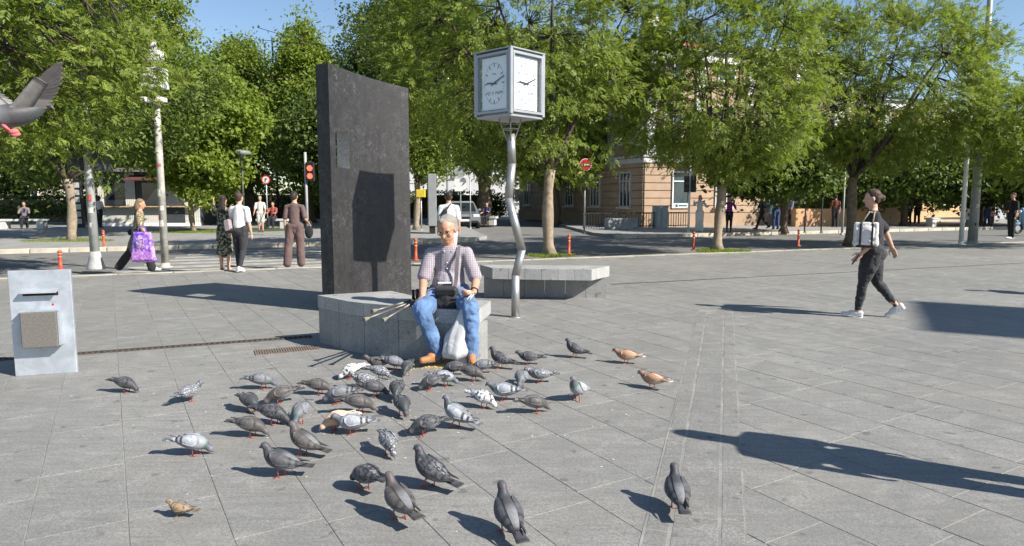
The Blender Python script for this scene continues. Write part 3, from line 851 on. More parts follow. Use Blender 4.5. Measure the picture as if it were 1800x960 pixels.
# ------------------------------------------------------------------ buildings
def window(root, P, ra, w, h, frame_m, pane_m, sill=True, mull=1, trans=None, fr=.07, depth=.10):
    """P(x, out, z) gives wall points; the opening is centred on P(0,0,0)"""
    f = MB(); o = P
    def bx(bb, x, out, z, dx, dy, dz):
        c = o(x, out, z); bb.box(c, (dx, dy, dz), ra)
    for x in (-w / 2 + fr / 2, w / 2 - fr / 2): bx(f, x, .03, 0, fr, .10, h)
    for z in (-h / 2 + fr / 2, h / 2 - fr / 2): bx(f, 0, .03, z, w - 2 * fr, .10, fr)
    for k in range(mull): bx(f, -w / 2 + w * (k + 1) / (mull + 1), .028, 0, fr * .7, .09, h - 2 * fr)
    if trans: bx(f, 0, .026, h / 2 - trans, w - 2 * fr, .085, fr * .8)
    wf = place('window', f.mesh('window', root.location), frame_m, root)
    p = MB(); bx(p, 0, .012, 0, w - .04, .02, h - .04); place('pane', p.mesh('pane', root.location), pane_m, wf)
    if sill:
        s = MB(); bx(s, 0, .09, -h / 2 - .05, w + .2, .24, .08); place('sill', s.mesh('sill', root.location), frame_m, wf)

TAN = M('ochre_render', (.36, .255, .17), .9, .14, 1.2, bmp=.1)
TAN2 = M('ochre_courses', (.40, .285, .195), .9, .14, 1.5, bmp=.1)
TRIM = M('pale_trim', (.56, .55, .53), .8, .1, 2)
PEACH = M('peach_render', (.55, .36, .20), .9, .12, 1.0)
TILE = M('red_roof_tiles', (.42, .105, .05), .8, .3, 5, bmp=.4)
PANE = GLASS
def facade(root, c, ra, length, hgt, mats, floors, first_skip=()):
    """wall from corner c in direction ra; ground floor of rusticated courses, upper floors with pilasters"""
    d = Vector((math.cos(ra), math.sin(ra), 0)); n = Vector((d.y, -d.x, 0))
    gz = 3.4
    k = 0; z = .75
    while z < gz - .1:
        b = WB(); p = c + d * (length / 2) + n * .015; b.box((p.x, p.y, z + .19), (length - .02, .09, .36), ra); b.build('course', mats[1], root); z += .40
    b = WB(); p = c + d * (length / 2) + n * .03; b.box((p.x, p.y, .36), (length + .06, .16, .72), ra); b.build('plinth', mats[0], root)
    for z, h, o in ((gz + .12, .26, .14), (gz + .34, .12, .22), (hgt - .25, .5, .22), (hgt + .08, .14, .4)):
        b = WB(); p = c + d * (length / 2) + n * (o / 2 - .02); b.box((p.x, p.y, z), (length + 2 * o, o, h), ra); b.build('cornice', TRIM, root)
    nw = max(1, int(length / 3.2)); st = length / nw
    for i in range(nw + 1):
        b = WB(); p = c + d * min(length - .35, max(.35, i * st)) + n * .05; b.box((p.x, p.y, (gz + .4 + hgt - .5) / 2), (.55, .14, hgt - gz - .9), ra); b.build('pilaster', TRIM, root)
    for i in range(nw):
        for fl in range(floors):
            q = c + d * ((i + .5) * st)
            zc = gz + 2.1 + fl * 3.3
            window(root, lambda x, o, z, q=q, zc=zc: q + d * x + n * o + Vector((0, 0, zc + z)), ra, 1.15, 2.0, TRIM, PANE, True, 1, .6)
        if i in first_skip: continue
        q = c + d * ((i + .5) * st)
        window(root, lambda x, o, z, q=q: q + d * x + n * (o + .06) + Vector((0, 0, 2.0 + z)), ra, 1.15, 1.9, TRIM, PANE, True, 2, .5)

cnr = Vector((6.9, 36.0, 0))
b1 = empty('corner_building', tuple(cnr), 0, 'brown corner building with banded ground floor and red tiled roof', 'building')
ra1 = math.atan2(.4, 1); dR = Vector((math.cos(ra1), math.sin(ra1), 0)); dB = Vector((-dR.y, dR.x, 0))
LR, LB, HB = 13.5, 17.0, 9.2
pts4 = [cnr, cnr + dR * LR, cnr + dR * LR + dB * LB, cnr + dB * LB]
b = WB(); b.prism([(p.x, p.y) for p in pts4], -.05, HB); b.build('wall', TAN, b1)
facade(b1, cnr, ra1, LR, HB, (TAN, TAN2), 2, (0,))
facade(b1, cnr + dB * LB, ra1 - R(90), LB, HB, (TAN, TAN2), 2)
# shop window near the corner
qs = cnr + dR * 2.25
nR = Vector((dR.y, -dR.x, 0))
window(b1, lambda x, o, z: qs + dR * x + nR * (o + .06) + Vector((0, 0, 1.98 + z)), ra1, 1.12, 1.95, WHITE, M('shop_glass', (.03, .06, .075), .1, .4, 3, spec=.7), False, 0, .52, .07)
b = WB(); p = qs + nR * .13; b.box((p.x, p.y, 1.14), (1.0, .02, .26), ra1); pan = b.build('shop_panel', M('pale_blue_panel', (.50, .62, .66), .5, .05, 4), b1)
b = WB(); p = qs - dR * .28 + nR * .145; b.box((p.x, p.y, 1.14), (.13, .012, .13), ra1); place('emblem', b.mesh('emblem', b1.location), DARK, pan)
b = WB(); p = qs + dR * .12 + nR * .145; b.box((p.x, p.y, 1.14), (.52, .012, .06), ra1); place('lettering_bar', b.mesh('lettering_bar', b1.location), DARK, pan)
b = WB(); p = cnr + dR * 3.1 + nR * .45; b.box((p.x, p.y, 3.55), (1.5, .9, .16), ra1); b.box((p.x + nR.x * -.2, p.y - nR.y * .2, 3.3), (.5, .4, .35), ra1); b.build('balcony', TRIM, b1)
# hipped roof of tile courses
o_ = .5
e = [cnr - dR * o_ - dB * o_, cnr + dR * (LR + o_) - dB * o_, cnr + dR * (LR + o_) + dB * (LB + o_), cnr - dR * o_ + dB * (LB + o_)]
rid = [cnr + dR * LR * .5 + dB * LR * .5, cnr + dR * LR * .5 + dB * (LB - LR * .5)]
V = [tuple(p + Vector((0, 0, HB + .16))) for p in e] + [tuple(p + Vector((0, 0, HB + 2.3))) for p in rid]
b = WB(); b.add(V, [(0, 1, 4), (1, 2, 5, 4), (2, 3, 5), (3, 0, 4, 5), (3, 2, 1, 0)]); roof = b.build('roof', TILE, b1)
b = WB(); p = cnr + dR * 2.2 + dB * 3.0; b.box((p.x, p.y, HB + 1.6), (.9, .7, 1.6), ra1); place('chimney', b.mesh('chimney', b1.location), TRIM, roof)

c2 = cnr + dR * (LR + 1.0) + dB * 1.0
b2 = empty('peach_building', tuple(c2), 0, 'peach coloured town house with arched orange ground floor at right', 'building')
L2, H2 = 11.5, 7.6
b = WB(); b.prism([(p.x, p.y) for p in (c2, c2 + dR * L2, c2 + dR * L2 + dB * 10, c2 + dB * 10)], -.05, H2); b.build('wall', PEACH, b2)
facade(b2, c2, ra1, L2, H2, (PEACH, PEACH), 1)
V = [tuple(p + Vector((0, 0, H2 + .16))) for p in (c2 - dR * .4 - dB * .5, c2 + dR * (L2 + .4) - dB * .5, c2 + dR * (L2 + .4) + dB * 10.4, c2 - dR * .4 + dB * 10.4)] + [tuple(p + Vector((0, 0, H2 + 1.2))) for p in (c2 - dR * .4 + dB * 5, c2 + dR * (L2 + .4) + dB * 5)]
b = WB(); b.add(V, [(0, 1, 5, 4), (2, 3, 4, 5), (0, 4, 3), (1, 2, 5), (3, 2, 1, 0)]); b.build('roof', M('grey_sheet_roof', (.16, .16, .17), .6, .15, 2), b2)
c3 = c2 + dR * (L2 + 6) + dB * 2
b3 = empty('grey_building', tuple(c3), 0, 'pale grey building behind the trees at the right edge', 'building')
b = WB(); b.prism([(p.x, p.y) for p in (c3, c3 + dR * 26, c3 + dR * 26 + dB * 10, c3 + dB * 10)], -.05, 7.6); b.build('wall', M('grey_render', (.34, .35, .36), .9, .1, 1), b3)
facade(b3, c3, ra1, 26, 7.6, (MATS['grey_render'], MATS['grey_render']), 1)
c4 = Vector((-58, 63, 0))
b4 = empty('beige_building', tuple(c4), 0, 'low beige building glimpsed under the trees at far left', 'building')
b = WB(); b.prism([(-58, 63), (-36, 66), (-36.8, 74), (-58.8, 71)], -.05, 6.2); b.build('wall', M('beige_render', (.50, .44, .36), .9, .1, 1), b4)
r4 = math.atan2(3, 22); d4 = Vector((math.cos(r4), math.sin(r4), 0)); n4 = Vector((d4.y, -d4.x, 0))
for i in range(6):
    for zc in (1.9, 4.6):
        q = c4 + d4 * (2 + i * 3.6)
        window(b4, lambda x, o, z, q=q, zc=zc: q + d4 * x + n4 * o + Vector((0, 0, zc + z)), r4, 1.3, 1.5, WHITE, PANE)
V = [(-58.4, 62.5, 6.2), (-35.6, 65.6, 6.2), (-36.4, 74.5, 6.2), (-59.2, 71.4, 6.2), (-58.8, 67, 8.4), (-36, 70, 8.4)]
b = WB(); b.add(V, [(0, 1, 5, 4), (2, 3, 4, 5), (0, 4, 3), (1, 2, 5), (3, 2, 1, 0)]); b.build('roof', TILE, b4)
# white block behind the park, seen through the leaves
c5 = Vector((-6, 78, 0)); b5 = empty('white_building', tuple(c5), 0, 'white building glimpsed through the trees behind the octagonal sign', 'building')
b = WB(); b.prism([(-14, 78), (6, 78), (6, 88), (-14, 88)], -.05, 9); b.build('wall', M('white_render', (.62, .61, .60), .9, .06, 1), b5)
for i in range(6):
    for zc in (1.9, 4.7, 7.3):
        q = Vector((-12.5 + i * 3.2, 78, 0))
        window(b5, lambda x, o, z, q=q, zc=zc: q + Vector((x, -o, zc + z)), 0, 1.4, 1.5, TRIM, PANE)

# orange planter wall, low stone wall, railing, cabinet
h = base_at(1465, 37.6); b = MB(); b.box((0, 0, .48), (5.6, .35, .98), R(20), bevel=.03)
o = b.build('planter_wall', M('orange_wall', (.48, .28, .15), .9, .15, 2), None, None, (h[0], h[1], 0)); tag(o, 'orange planter wall in front of the peach town house', 'wall')
h = base_at(1092, 33.5); b = MB(); b.box((0, 0, .27), (1.7, .4, .54), ca, bevel=.03)
o = b.build('stone_block', M('grey_block', (.30, .31, .31), .85, .2, 3), None, None, (h[0], h[1], .02)); tag(o, 'long grey stone block before the railing of the corner building', 'block')
h = base_at(1120, 34.4)
rl = empty('railing', (h[0], h[1], .02), ca, 'low dark iron railing along the brown corner building', 'railing')
b = MB(); b.box((0, 0, .78), (6.2, .05, .05)); b.box((0, 0, .12), (6.2, .04, .04)); b.build('rail', BLACK, rl)
bb = MB(); bb.box((0, 0, .42), (.025, .025, .72)); bme = bb.mesh('baluster'); bme.materials.append(BLACK)
for k in range(42): place('baluster', bme, None, rl, (-3.05 + k * .149, 0, 0))
h = base_at(1160, 34.9); b = MB(); b.box((0, 0, .55), (.7, .45, 1.1), ca, bevel=.02); b.box((0, 0, 1.12), (.76, .5, .05), ca); b.box((0.05, -.24, .55), (.02, .02, .9), ca)
o = b.build('utility_cabinet', M('cabinet_grey', (.36, .39, .40), .6, .12, 4), None, None, (h[0], h[1], .02)); tag(o, 'grey utility cabinet beside the shop window', 'cabinet')

# striped kiosk at left
kb_ = base_at(265, 37.5); KW, KD, KH = 5.2, 3.0, 2.9
ki = empty('kiosk', (kb_[0], kb_[1], .02), R(8), 'kiosk clad in pale vertical boards with a serving counter', 'kiosk')
BO1 = M('pale_boards', (.58, .56, .50), .8, .15, 4); BO2 = M('grey_boards', (.30, .30, .28), .8, .15, 4)
b = MB(); b.box((0, KD / 2 + .05, KH / 2), (KW, KD, KH)); b.build('core', DARK, ki)
wb = MB(); wb.box((0, 0, 0), (.085, .05, 1.0)); wme = wb.mesh('board'); wme.materials.append(BO1)
wb2 = MB(); wb2.box((0, 0, 0), (.085, .05, KH)); wme2 = wb2.mesh('board'); wme2.materials.append(BO1)
for k in range(52):
    x = -KW / 2 + .05 + k * .1
    tall = (k % 52) in range(14, 19) or k > 42 or k < 3
    place('board', wme2 if tall else wme, None, ki, (x, 0, KH / 2 if tall else .5))
b = MB(); b.box((0, -.12, 1.06), (KW + .1, .5, .06)); b.build('counter', M('counter_wood', (.45, .32, .17), .6, .2, 3), ki)
b = MB(); b.box((0, KD / 2, KH + .12), (KW + .8, KD + 1.2, .2)); b.build('roof', M('kiosk_roof', (.16, .15, .14), .7, .2, 2), ki)
b = MB(); b.box((0, -.02, .08), (KW + .04, .12, .16)); b.build('skirting', WHITE, ki)
for x in (-1.6, .35): 
    b = MB(); b.box((x, .03, 1.75), (1.4, .05, 1.2)); b.build('hatch', GLASS, ki)
b = MB(); b.box((1.35, -.02, 1.0), (.95, .08, 1.9)); b.build('door', DARK, ki)
b = MB(); b.add([(-.9, -.1, 2.75), (.9, -.1, 2.75), (1.0, -.8, 2.5), (-1.0, -.8, 2.5), (-.9, -.1, 2.70), (.9, -.1, 2.70), (1.0, -.8, 2.45), (-1.0, -.8, 2.45)], [(0, 1, 2, 3), (7, 6, 5, 4), (3, 2, 6, 7), (0, 3, 7, 4), (1, 5, 6, 2)])
b.build('awning', M('dull_red_awning', (.10, .035, .03), .9, .2, 3), ki)

# ------------------------------------------------------------------ masts, signs and street furniture
def pole(name, label, base, h, r0, r1, mat, cat='pole', group=None, lean=(0, 0)):
    root = empty(name, base, 0, label, cat, group)
    b = MB(); b.tube([(0, 0, 0), (lean[0] * .5, lean[1] * .5, h * .5), (lean[0], lean[1], h)], [r0, (r0 + r1) / 2, r1], 14); b.build('post', mat, root)
    b = MB(); b.lathe((0, 0, 0), [(r0 * 2.0, 0), (r0 * 2.0, .02), (r0 * 1.15, .03), (r0 * 1.1, .10)], 14); b.build('foot', mat, root)
    return root
def stickers(root, spots, r):
    for k, (z, a, w, h, m_) in enumerate(spots):
        b = MB(); V = []
        for i in range(4):
            t = a + (i / 3 - .5) * w / r
            V += [(math.cos(t) * (r + .003), math.sin(t) * (r + .003), z), (math.cos(t) * (r + .003), math.sin(t) * (r + .003), z + h)]
        b.add(V, [(0, 2, 3, 1), (2, 4, 5, 3), (4, 6, 7, 5)]); b.build('sticker', m_, root)
PAP = M('old_paper', (.55, .53, .48), .8, .3, 20); PAPR = M('faded_red_paper', (.42, .10, .08), .8, .3, 20)

# camera mast with white box
cb = tp(291, 470)
m = pole('camera_mast', 'grey mast with white cabinet and small cameras behind the purple bag', cb, 4.9, .083, .062, POLE2, 'mast')
b = MB(); b.box((0, -.02, 4.05), (.45, .34, .42), bevel=.015); b.build('cabinet', M('cabinet_white', (.55, .55, .54), .5, .1, 5), m)
b = MB(); b.box((0, -.02, 4.52), (.34, .26, .22), bevel=.015); b.build('cabinet', M('cabinet_white', (.55, .55, .54), .5, .1, 5), m)
for s in (-1, 1):
    b = MB(); b.box((s * .17, -.1, 3.60), (.11, .26, .09), bevel=.01); b.tube([(0, 0, 3.58), (s * .17, 0, 3.58)], .02, 8); b.build('camera', WHITE, m)
stickers(m, [(.9, -1.6, .10, .14, PAP), (1.25, -1.2, .08, .1, PAP), (1.55, -1.9, .09, .16, PAP), (2.2, -1.5, .10, .05, PAPR), (2.5, -1.7, .1, .1, PAP), (1.05, -2.2, .07, .1, PAPR)], .08)

# signal mast with backs of signals and signs
sb_ = tp(169, 473)
m = pole('signal_mast', 'tapered grey signal mast with dark sign backs at left', sb_, 5.2, .095, .06, POLE, 'mast', None, (-.05, 0))
b = MB(); b.lathe((0, 0, 0), [(.19, 0), (.18, .04), (.12, .26), (.10, .38)], 16); b.build('flared_base', POLE, m)
for x, dy in ((-.28, 0), (.27, .02)):
    b = MB(); b.box((x, dy, 2.40), (.24, .22, .62), bevel=.02); sg = b.build('signal_head', DARK, m)
    b = MB(); b.tube([(0, 0, 2.5), (x, dy, 2.5)], .02, 6); place('bracket', b.mesh('bracket'), POLE, sg)
    for k in range(3):
        b = MB(); b.lathe((x, dy + .12, 2.22 + k * .19), [(.08, 0), (.085, .02), (.07, .04)], 10); place('visor', b.mesh('visor'), BLACK, sg)
b = MB(); b.box((.14, -.08, 4.45), (.34, .02, .5), 0, 0, R(18)); b.build('sign_back', DARK, m)
b = MB(); b.add([(-.05, -.09, 3.72), (.42, -.09, 3.72), (.18, -.09, 4.16), (-.05, -.07, 3.72), (.42, -.07, 3.72), (.18, -.07, 4.16)], [(0, 1, 2), (5, 4, 3), (0, 3, 4, 1), (1, 4, 5, 2), (2, 5, 3, 0)]); b.build('triangle_sign_back', M('sign_back_grey', (.14, .15, .165), .5, .1, 5), m)
stickers(m, [(1.45, -1.7, .12, .14, PAPR), (1.2, -1.4, .1, .12, PAP), (.9, -1.9, .1, .1, PAP)], .088)

# post plastered with white stickers
m = empty('sticker_post', tp(142, 401), 0, 'dark post plastered with a column of white stickers at left', 'post')
b = MB(); b.box((0, 0, 1.3), (.42, .2, 2.6), bevel=.02); b.build('board', BLACK, m)
for k in range(6):
    b = MB(); b.box((random.uniform(-.03, .03), -.105, .35 + k * .37), (.26, .012, .26)); b.build('sticker', PAP, m)

# flexible orange bollards
ORNG = M('orange_bollard', (.50, .075, .028), .5, .12, 8); REFL = M('reflective_band', (.50, .22, .14), .4, .1, 8)
BOLL = [((107, 475), 'orange flexible bollard beside the metal bin at left'), ((183, 435), 'orange flexible bollard across the road behind the signal mast'),
        ((731, 458), 'orange bollard between the memorial wall and the seated man'), ((1000, 447), 'orange bollard right of the ash tree behind the clock'),
        ((1219, 440), 'orange bollard just left of the round ash tree'), ((1403, 433), 'orange bollard between the round ash tree and the walking woman')]
bm_ = MB(); bm_.lathe((0, 0, 0), [(.10, 0), (.10, .03), (.045, .05), (.043, .40), (.043, .66), (.052, .68), (.052, .72), (.03, .745), (.03, .75)], 14); bmesh1 = bm_.mesh('body'); bmesh1.materials.append(ORNG)
bm2 = MB(); bm2.lathe((0, 0, 0), [(.0455, .46), (.0455, .53)], 14); bm2.lathe((0, 0, 0), [(.0455, .58), (.0455, .64)], 14); bmesh2 = bm2.mesh('band'); bmesh2.materials.append(REFL)
for k, ((x, y), lab) in enumerate(BOLL):
    r_ = empty('bollard', tp(x, y), .4 * k, lab, 'bollard', 'orange flexible bollards along the road')
    s = .42 / .75 if k == 0 else .62
    s = 1.0 * (.72 if k in (1, 3, 4, 5, 2) else .56)
    r_.scale = (.85, .85, s)
    place('body', bmesh1, None, r_); place('band', bmesh2, None, r_)

def disc(b, c, r, t=.02, n=24):
    c = Vector(c); V = []
    for y in (0, t):
        for k in range(n): a = 2 * math.pi * k / n; V.append(c + Vector((math.cos(a) * r, y, math.sin(a) * r)))
    b.add(V, [tuple(range(n)), tuple(range(2 * n - 1, n - 1, -1))] + [(k, n + k, n + (k + 1) % n, (k + 1) % n) for k in range(n)]); return b
# no entry sign with signal
q = tp(1027, 411); m = pole('no_entry_sign', 'red round no entry sign on a thin pole with a black signal', q, 3.05, .035, .03, GALV, 'sign')
b = MB(); disc(b, (0.02, -.06, 2.95), .24); s_ = b.build('sign_plate', RED, m)
b = MB(); b.box((.02, -.066, 2.95), (.34, .012, .075)); place('white_bar', b.mesh('white_bar'), WHITE, s_)
b = MB(); disc(b, (.02, -.055, 2.95), .262, .012); place('white_rim', b.mesh('white_rim'), WHITE, s_)
b = MB(); b.box((0, -.1, 2.2), (.24, .2, .55), bevel=.02); b.build('signal_head', BLACK, m)
# signal at right
q = tp(1210, 409); m = pole('traffic_signal', 'black traffic signal on a white pole beside the woman in white', q, 3.6, .05, .045, WHITE, 'traffic light')
for x in (-.14, .16):
    b = MB(); b.box((x, -.02, 2.15), (.2, .22, .72), bevel=.02); h_ = b.build('signal_head', BLACK, m)
    for k in range(3):
        b = MB(); disc(b, (x, -.14, 1.93 + k * .22), .075, .02, 12); place('lens', b.mesh('lens'), DARK, h_)
# red pedestrian signal
LAMP = M('red_lamp', (.5, .02, .02), .4, .05, 5, emit=((1.0, .06, .03), 3.2))
q = tp(541, 417); m = pole('pedestrian_signal', 'pedestrian signal showing red left of the memorial wall', q, 3.3, .055, .05, POLE, 'traffic light')
b = MB(); b.box((.2, -.04, 2.55), (.30, .2, .74), bevel=.02); h_ = b.build('signal_head', BLACK, m)
for z in (2.68, 2.38):
    b = MB(); disc(b, (.2, -.155, z), .105, .02, 16); place('lens', b.mesh('lens'), LAMP, h_)
    b = MB(); b.tube([(.2 + math.cos(t) * .12, -.2, z + math.sin(t) * .12) for t in np.linspace(.2, 2.94, 9)], .012, 5); place('visor', b.mesh('visor'), BLACK, h_)
# round prohibition sign
q = tp(471, 402); m = pole('round_sign', 'small round sign with a red border on a thin pole behind the women', q, 2.6, .03, .028, GALV, 'sign')
b = MB(); disc(b, (0, -.05, 2.45), .22); s_ = b.build('sign_plate', RED, m)
b = MB(); disc(b, (0, -.056, 2.45), .165, .012); place('white_field', b.mesh('white_field'), WHITE, s_)
b = MB(); b.box((-.02, -.062, 2.43), (.04, .012, .17)); b.box((.03, -.062, 2.50), (.11, .012, .04), 0, 0, R(20)); place('black_mark', b.mesh('black_mark'), BLACK, s_)
# mushroom lamp
q = base_at(430, 31); m = pole('park_lamp', 'park lamp with a wide mushroom hood behind the woman in white', q, 3.3, .06, .04, DARK, 'lamp')
b = MB(); b.lathe((0, 0, 3.3), [(.05, 0), (.16, .02), (.16, .16), (.45, .20), (.36, .34), (.1, .40), (.01, .41)], 20); b.build('hood', M('lamp_hood', (.19, .20, .20), .5, .1, 4), m)
# advertising totem
q = tp(760, 411); m = empty('advertising_totem', (q[0], q[1], 0), R(98), 'tall grey edged advertising totem behind the seated man', 'advert')
b = MB(); b.box((0, 0, 1.45), (1.1, .36, 2.2), bevel=.02); b.build('case', M('totem_grey', (.24, .25, .25), .5, .08, 4), m)
b = MB(); b.box((0, 0, .22), (.9, .24, .46)); b.build('plinth', BLACK, m)
for s in (-1, 1):
    b = MB(); b.box((0, s * .187, 1.5), (.96, .012, 1.9)); b.build('poster', cloth_pattern('poster_blue', [(.025, .03, .07), (.06, .07, .13), (.015, .015, .03)], 3, .3), m)
# yellow box on the small tree trunk pole
q = base_at(741, 32.2); m = pole('yellow_box_post', 'yellow box on a short post beside the small round tree', q, 1.65, .03, .03, GALV, 'box')
b = MB(); b.box((0, -.05, 1.75), (.42, .25, .36), bevel=.02); b.build('box', M('yellow_paint', (.62, .48, .03), .5, .1, 5), m)
# tall grey pole with panel
q = base_at(787, 33); m = pole('antenna_mast', 'slim pale mast with a white panel left of the clock', q, 6.0, .05, .04, GALV, 'mast')
b = MB(); b.box((.12, -.05, 3.65), (.20, .14, .72), bevel=.02); b.build('panel', WHITE, m)
# back of octagonal sign and board
q = base_at(810, 37); m = pole('octagonal_sign', 'grey back of an octagonal road sign over a white board', q, 3.2, .035, .03, GALV, 'sign')
b = MB(); disc(b, (-.02, -.04, 2.95), .33, .02, 8); b.build('sign_back', M('bare_alu', (.45, .46, .47), .45, .08, 5, metal=.4), m)
b = MB(); b.box((0, -.03, 2.25), (.62, .02, .68)); b.build('board', WHITE, m)
q = tp(827, 402); m = pole('sign_post', 'thin grey sign post beside the silver car', q, 2.6, .035, .03, GALV, 'post')
b = MB(); b.tube([(0, 0, 1.7), (-.6, 0, 1.72)], .02, 6); b.build('arm', GALV, m)
# two poles at right
q = tp(1689, 430); m = pole('flag_pole', 'slim white pole at right, the nearer of the two', q, 6.5, .075, .05, WHITE, 'pole')
q = tp(1709, 428); m = pole('lamp_mast', 'tall grey lamp mast at right rising above the trees', q, 11.0, .15, .055, POLE, 'lamp', None, (.0, 0))
b = MB(); b.tube([(0, 0, 10.9), (-.5, 0, 11.3), (-1.4, 0, 11.4)], .04, 8); b.box((-1.7, 0, 11.4), (.7, .25, .12), bevel=.03); b.build('lamp_head', POLE, m)
stickers(m, [(1.2, -1.5, .12, .14, PAP), (.6, -1.8, .1, .1, BLACK), (1.7, -1.3, .1, .1, PAP)], .14)
for k, (px, y, lab) in enumerate([(1414, 30.5, 'thin dark post beside the person in the blue shirt'), (1443, 30, 'thin dark post with an oval sign back before the orange wall'), (1480, 28.5, 'tapered grey post left of the walking woman')]):
    m = pole('sign_post', lab, base_at(px, y), 2.6, .03 if k < 2 else .05, .03, DARK if k < 2 else POLE, 'post')
    if k == 1:
        b = MB(); b.box((0, -.04, 2.3), (.34, .02, 1.0), bevel=.008); b.build('sign_back', DARK, m)
# overhead wires
wr = MB()
def cat_wire(p, q, sag):
    return [Vector(p) * (1 - t) + Vector(q) * t - Vector((0, 0, sag * 4 * t * (1 - t))) for t in np.linspace(0, 1, 12)]
for k, (a_, c_) in enumerate([((-13, 36, 10.2), (1.5, 30, 6.2)), ((-13, 36, 9.6), (3, 33, 8.6)), ((-18, 34, 8.9), (0, 27, 4.9))]):
    b = MB(); b.tube(cat_wire(a_, c_, .3), .014, 5); o = b.build('overhead_wire', BLACK); tag(o, ['thin overhead wire above the memorial wall, the middle one', 'uppermost thin overhead wire crossing the pointed trees', 'lowest thin overhead wire ending near the memorial wall'][k], 'wire')
q = base_at(490, 44); m = pole('tram_mast', 'thin dark mast rising between the two pointed trees', q, 11.5, .08, .05, DARK, 'mast')
# park bench left and benches right
def slab_bench(label, q, rz, w):
    r_ = empty('park_bench', q, rz, label, 'bench', 'far concrete benches')
    b = MB(); b.box((0, 0, .43), (w, .5, .10), bevel=.01); b.build('seat', TRIM, r_)
    for s in (-1, 1):
        b = MB(); b.box((s * (w / 2 - .25), 0, .19), (.3, .44, .38)); b.build('leg', TRIM, r_)
q = base_at(42, 34); slab_bench('concrete park bench with a person sitting on it at far left', (q[0], q[1], .02), R(8), 2.2)
q = base_at(1672, 37); slab_bench('long pale concrete bench behind the two poles at right', (q[0], q[1], .02), R(15), 3.2)
# red poster stand
q = base_at(1733, 42); m = empty('poster_stand', q, R(10), 'red and pink poster stand in the shade at far right', 'advert')
b = MB(); b.box((0, 0, 1.25), (1.1, .12, 1.7), bevel=.02); b.build('frame', M('stand_red', (.42, .05, .06), .5, .1, 4), m)
b = MB(); b.box((0, -.065, 1.3), (.9, .01, 1.3)); b.build('poster', cloth_pattern('poster_red', [(.5, .12, .14), (.6, .4, .4), (.3, .03, .05)], 4, .4), m)
b = MB(); b.box((-.4, 0, .2), (.06, .3, .4)); b.box((.4, 0, .2), (.06, .3, .4)); b.build('feet', DARK, m)

# ------------------------------------------------------------------ soft bodies (remeshed into one continuous skin)
TMP = bpy.data.scenes.new('workshop')
def sphere_pts(n=12, m=8):
    V = [(0, 0, 1)]; F = []
    for i in range(1, m):
        a = math.pi * i / m
        for k in range(n): t = 2 * math.pi * k / n; V.append((math.sin(a) * math.cos(t), math.sin(a) * math.sin(t), math.cos(a)))
    V.append((0, 0, -1)); L = len(V) - 1
    for k in range(n): F.append((0, 1 + k, 1 + (k + 1) % n)); F.append((L, L - n + (k + 1) % n, L - n + k))
    for i in range(m - 2):
        for k in range(n): j = (k + 1) % n; F.append((1 + i * n + k, 1 + (i + 1) * n + k, 1 + (i + 1) * n + j, 1 + i * n + j))
    return np.array(V), F
SPV, SPF = sphere_pts()
class Body:
    def __init__(s): s.v = []; s.f = []
    def _add(s, V):
        n = len(s.v); s.v += [tuple(p) for p in V]; s.f += [tuple(i + n for i in f) for f in SPF]; return s
    def ell(s, c, r, fwd=None, rot=None):
        V = SPV * np.array(r if hasattr(r, '__len__') else (r, r, r))
        if rot is not None: V = V @ np.array(rot).T
        return s._add(V + np.array(c))
    def cap(s, p0, r0, p1, r1, flat=None):
        """tapered capsule; flat=(axis, factor) squeezes it across"""
        p0 = np.array(p0, float); p1 = np.array(p1, float); d = p1 - p0; l = np.linalg.norm(d); d = d / max(l, 1e-6)
        a, b, _ = basis(d); a = np.array(a); b = np.array(b)
        up = SPV[:, 2] >= -1e-6
        V = np.empty_like(SPV)
        for i, (x, y, z) in enumerate(SPV):
            if z > 1e-6: V[i] = p1 + r1 * (a * x + b * y + d * z)
            elif z < -1e-6: V[i] = p0 + r0 * (a * x + b * y + d * z)
            else: V[i] = (p0 + p1) / 2 + (r0 + r1) / 2 * (a * x + b * y)
        if flat is not None:
            ax = np.array(flat[0], float); ax /= np.linalg.norm(ax); c = (p0 + p1) / 2
            # squeeze about the line p0-p1
            w = V - c; t = (w @ d)[:, None] * d; q = w - t; V = c + t + q - ax * ((q @ ax)[:, None] * (1 - flat[1]))
        return s._add(V)
    def chain(s, pts, rads, flat=None):
        for i in range(len(pts) - 1): s.cap(pts[i], rads[i], pts[i + 1], rads[i + 1], flat)
        return s
    def build(s, name, mat, parent, vox=.012, sm=4, disp=None, decimate=None):
        me = bpy.data.meshes.new(name); me.from_pydata(s.v, [], s.f)
        o = bpy.data.objects.new(name, me); TMP.collection.objects.link(o)
        r = o.modifiers.new('r', 'REMESH'); r.mode = 'VOXEL'; r.voxel_size = vox; r.use_smooth_shade = True
        if sm: m = o.modifiers.new('s', 'SMOOTH'); m.factor = .5; m.iterations = sm
        if disp:
            tx = bpy.data.textures.new('w', 'CLOUDS'); tx.noise_scale = disp[1]; dm = o.modifiers.new('d', 'DISPLACE'); dm.texture = tx; dm.strength = disp[0]; dm.mid_level = .5; dm.texture_coords = 'LOCAL'
        vl = TMP.view_layers[0]; vl.update()
        out = bpy.data.meshes.new_from_object(o.evaluated_get(vl.depsgraph)); out.name = name
        bpy.data.objects.remove(o); bpy.data.meshes.remove(me)
        out.materials.clear(); out.polygons.foreach_set('use_smooth', np.ones(len(out.polygons), dtype=bool))
        return place(name, out, mat, parent)

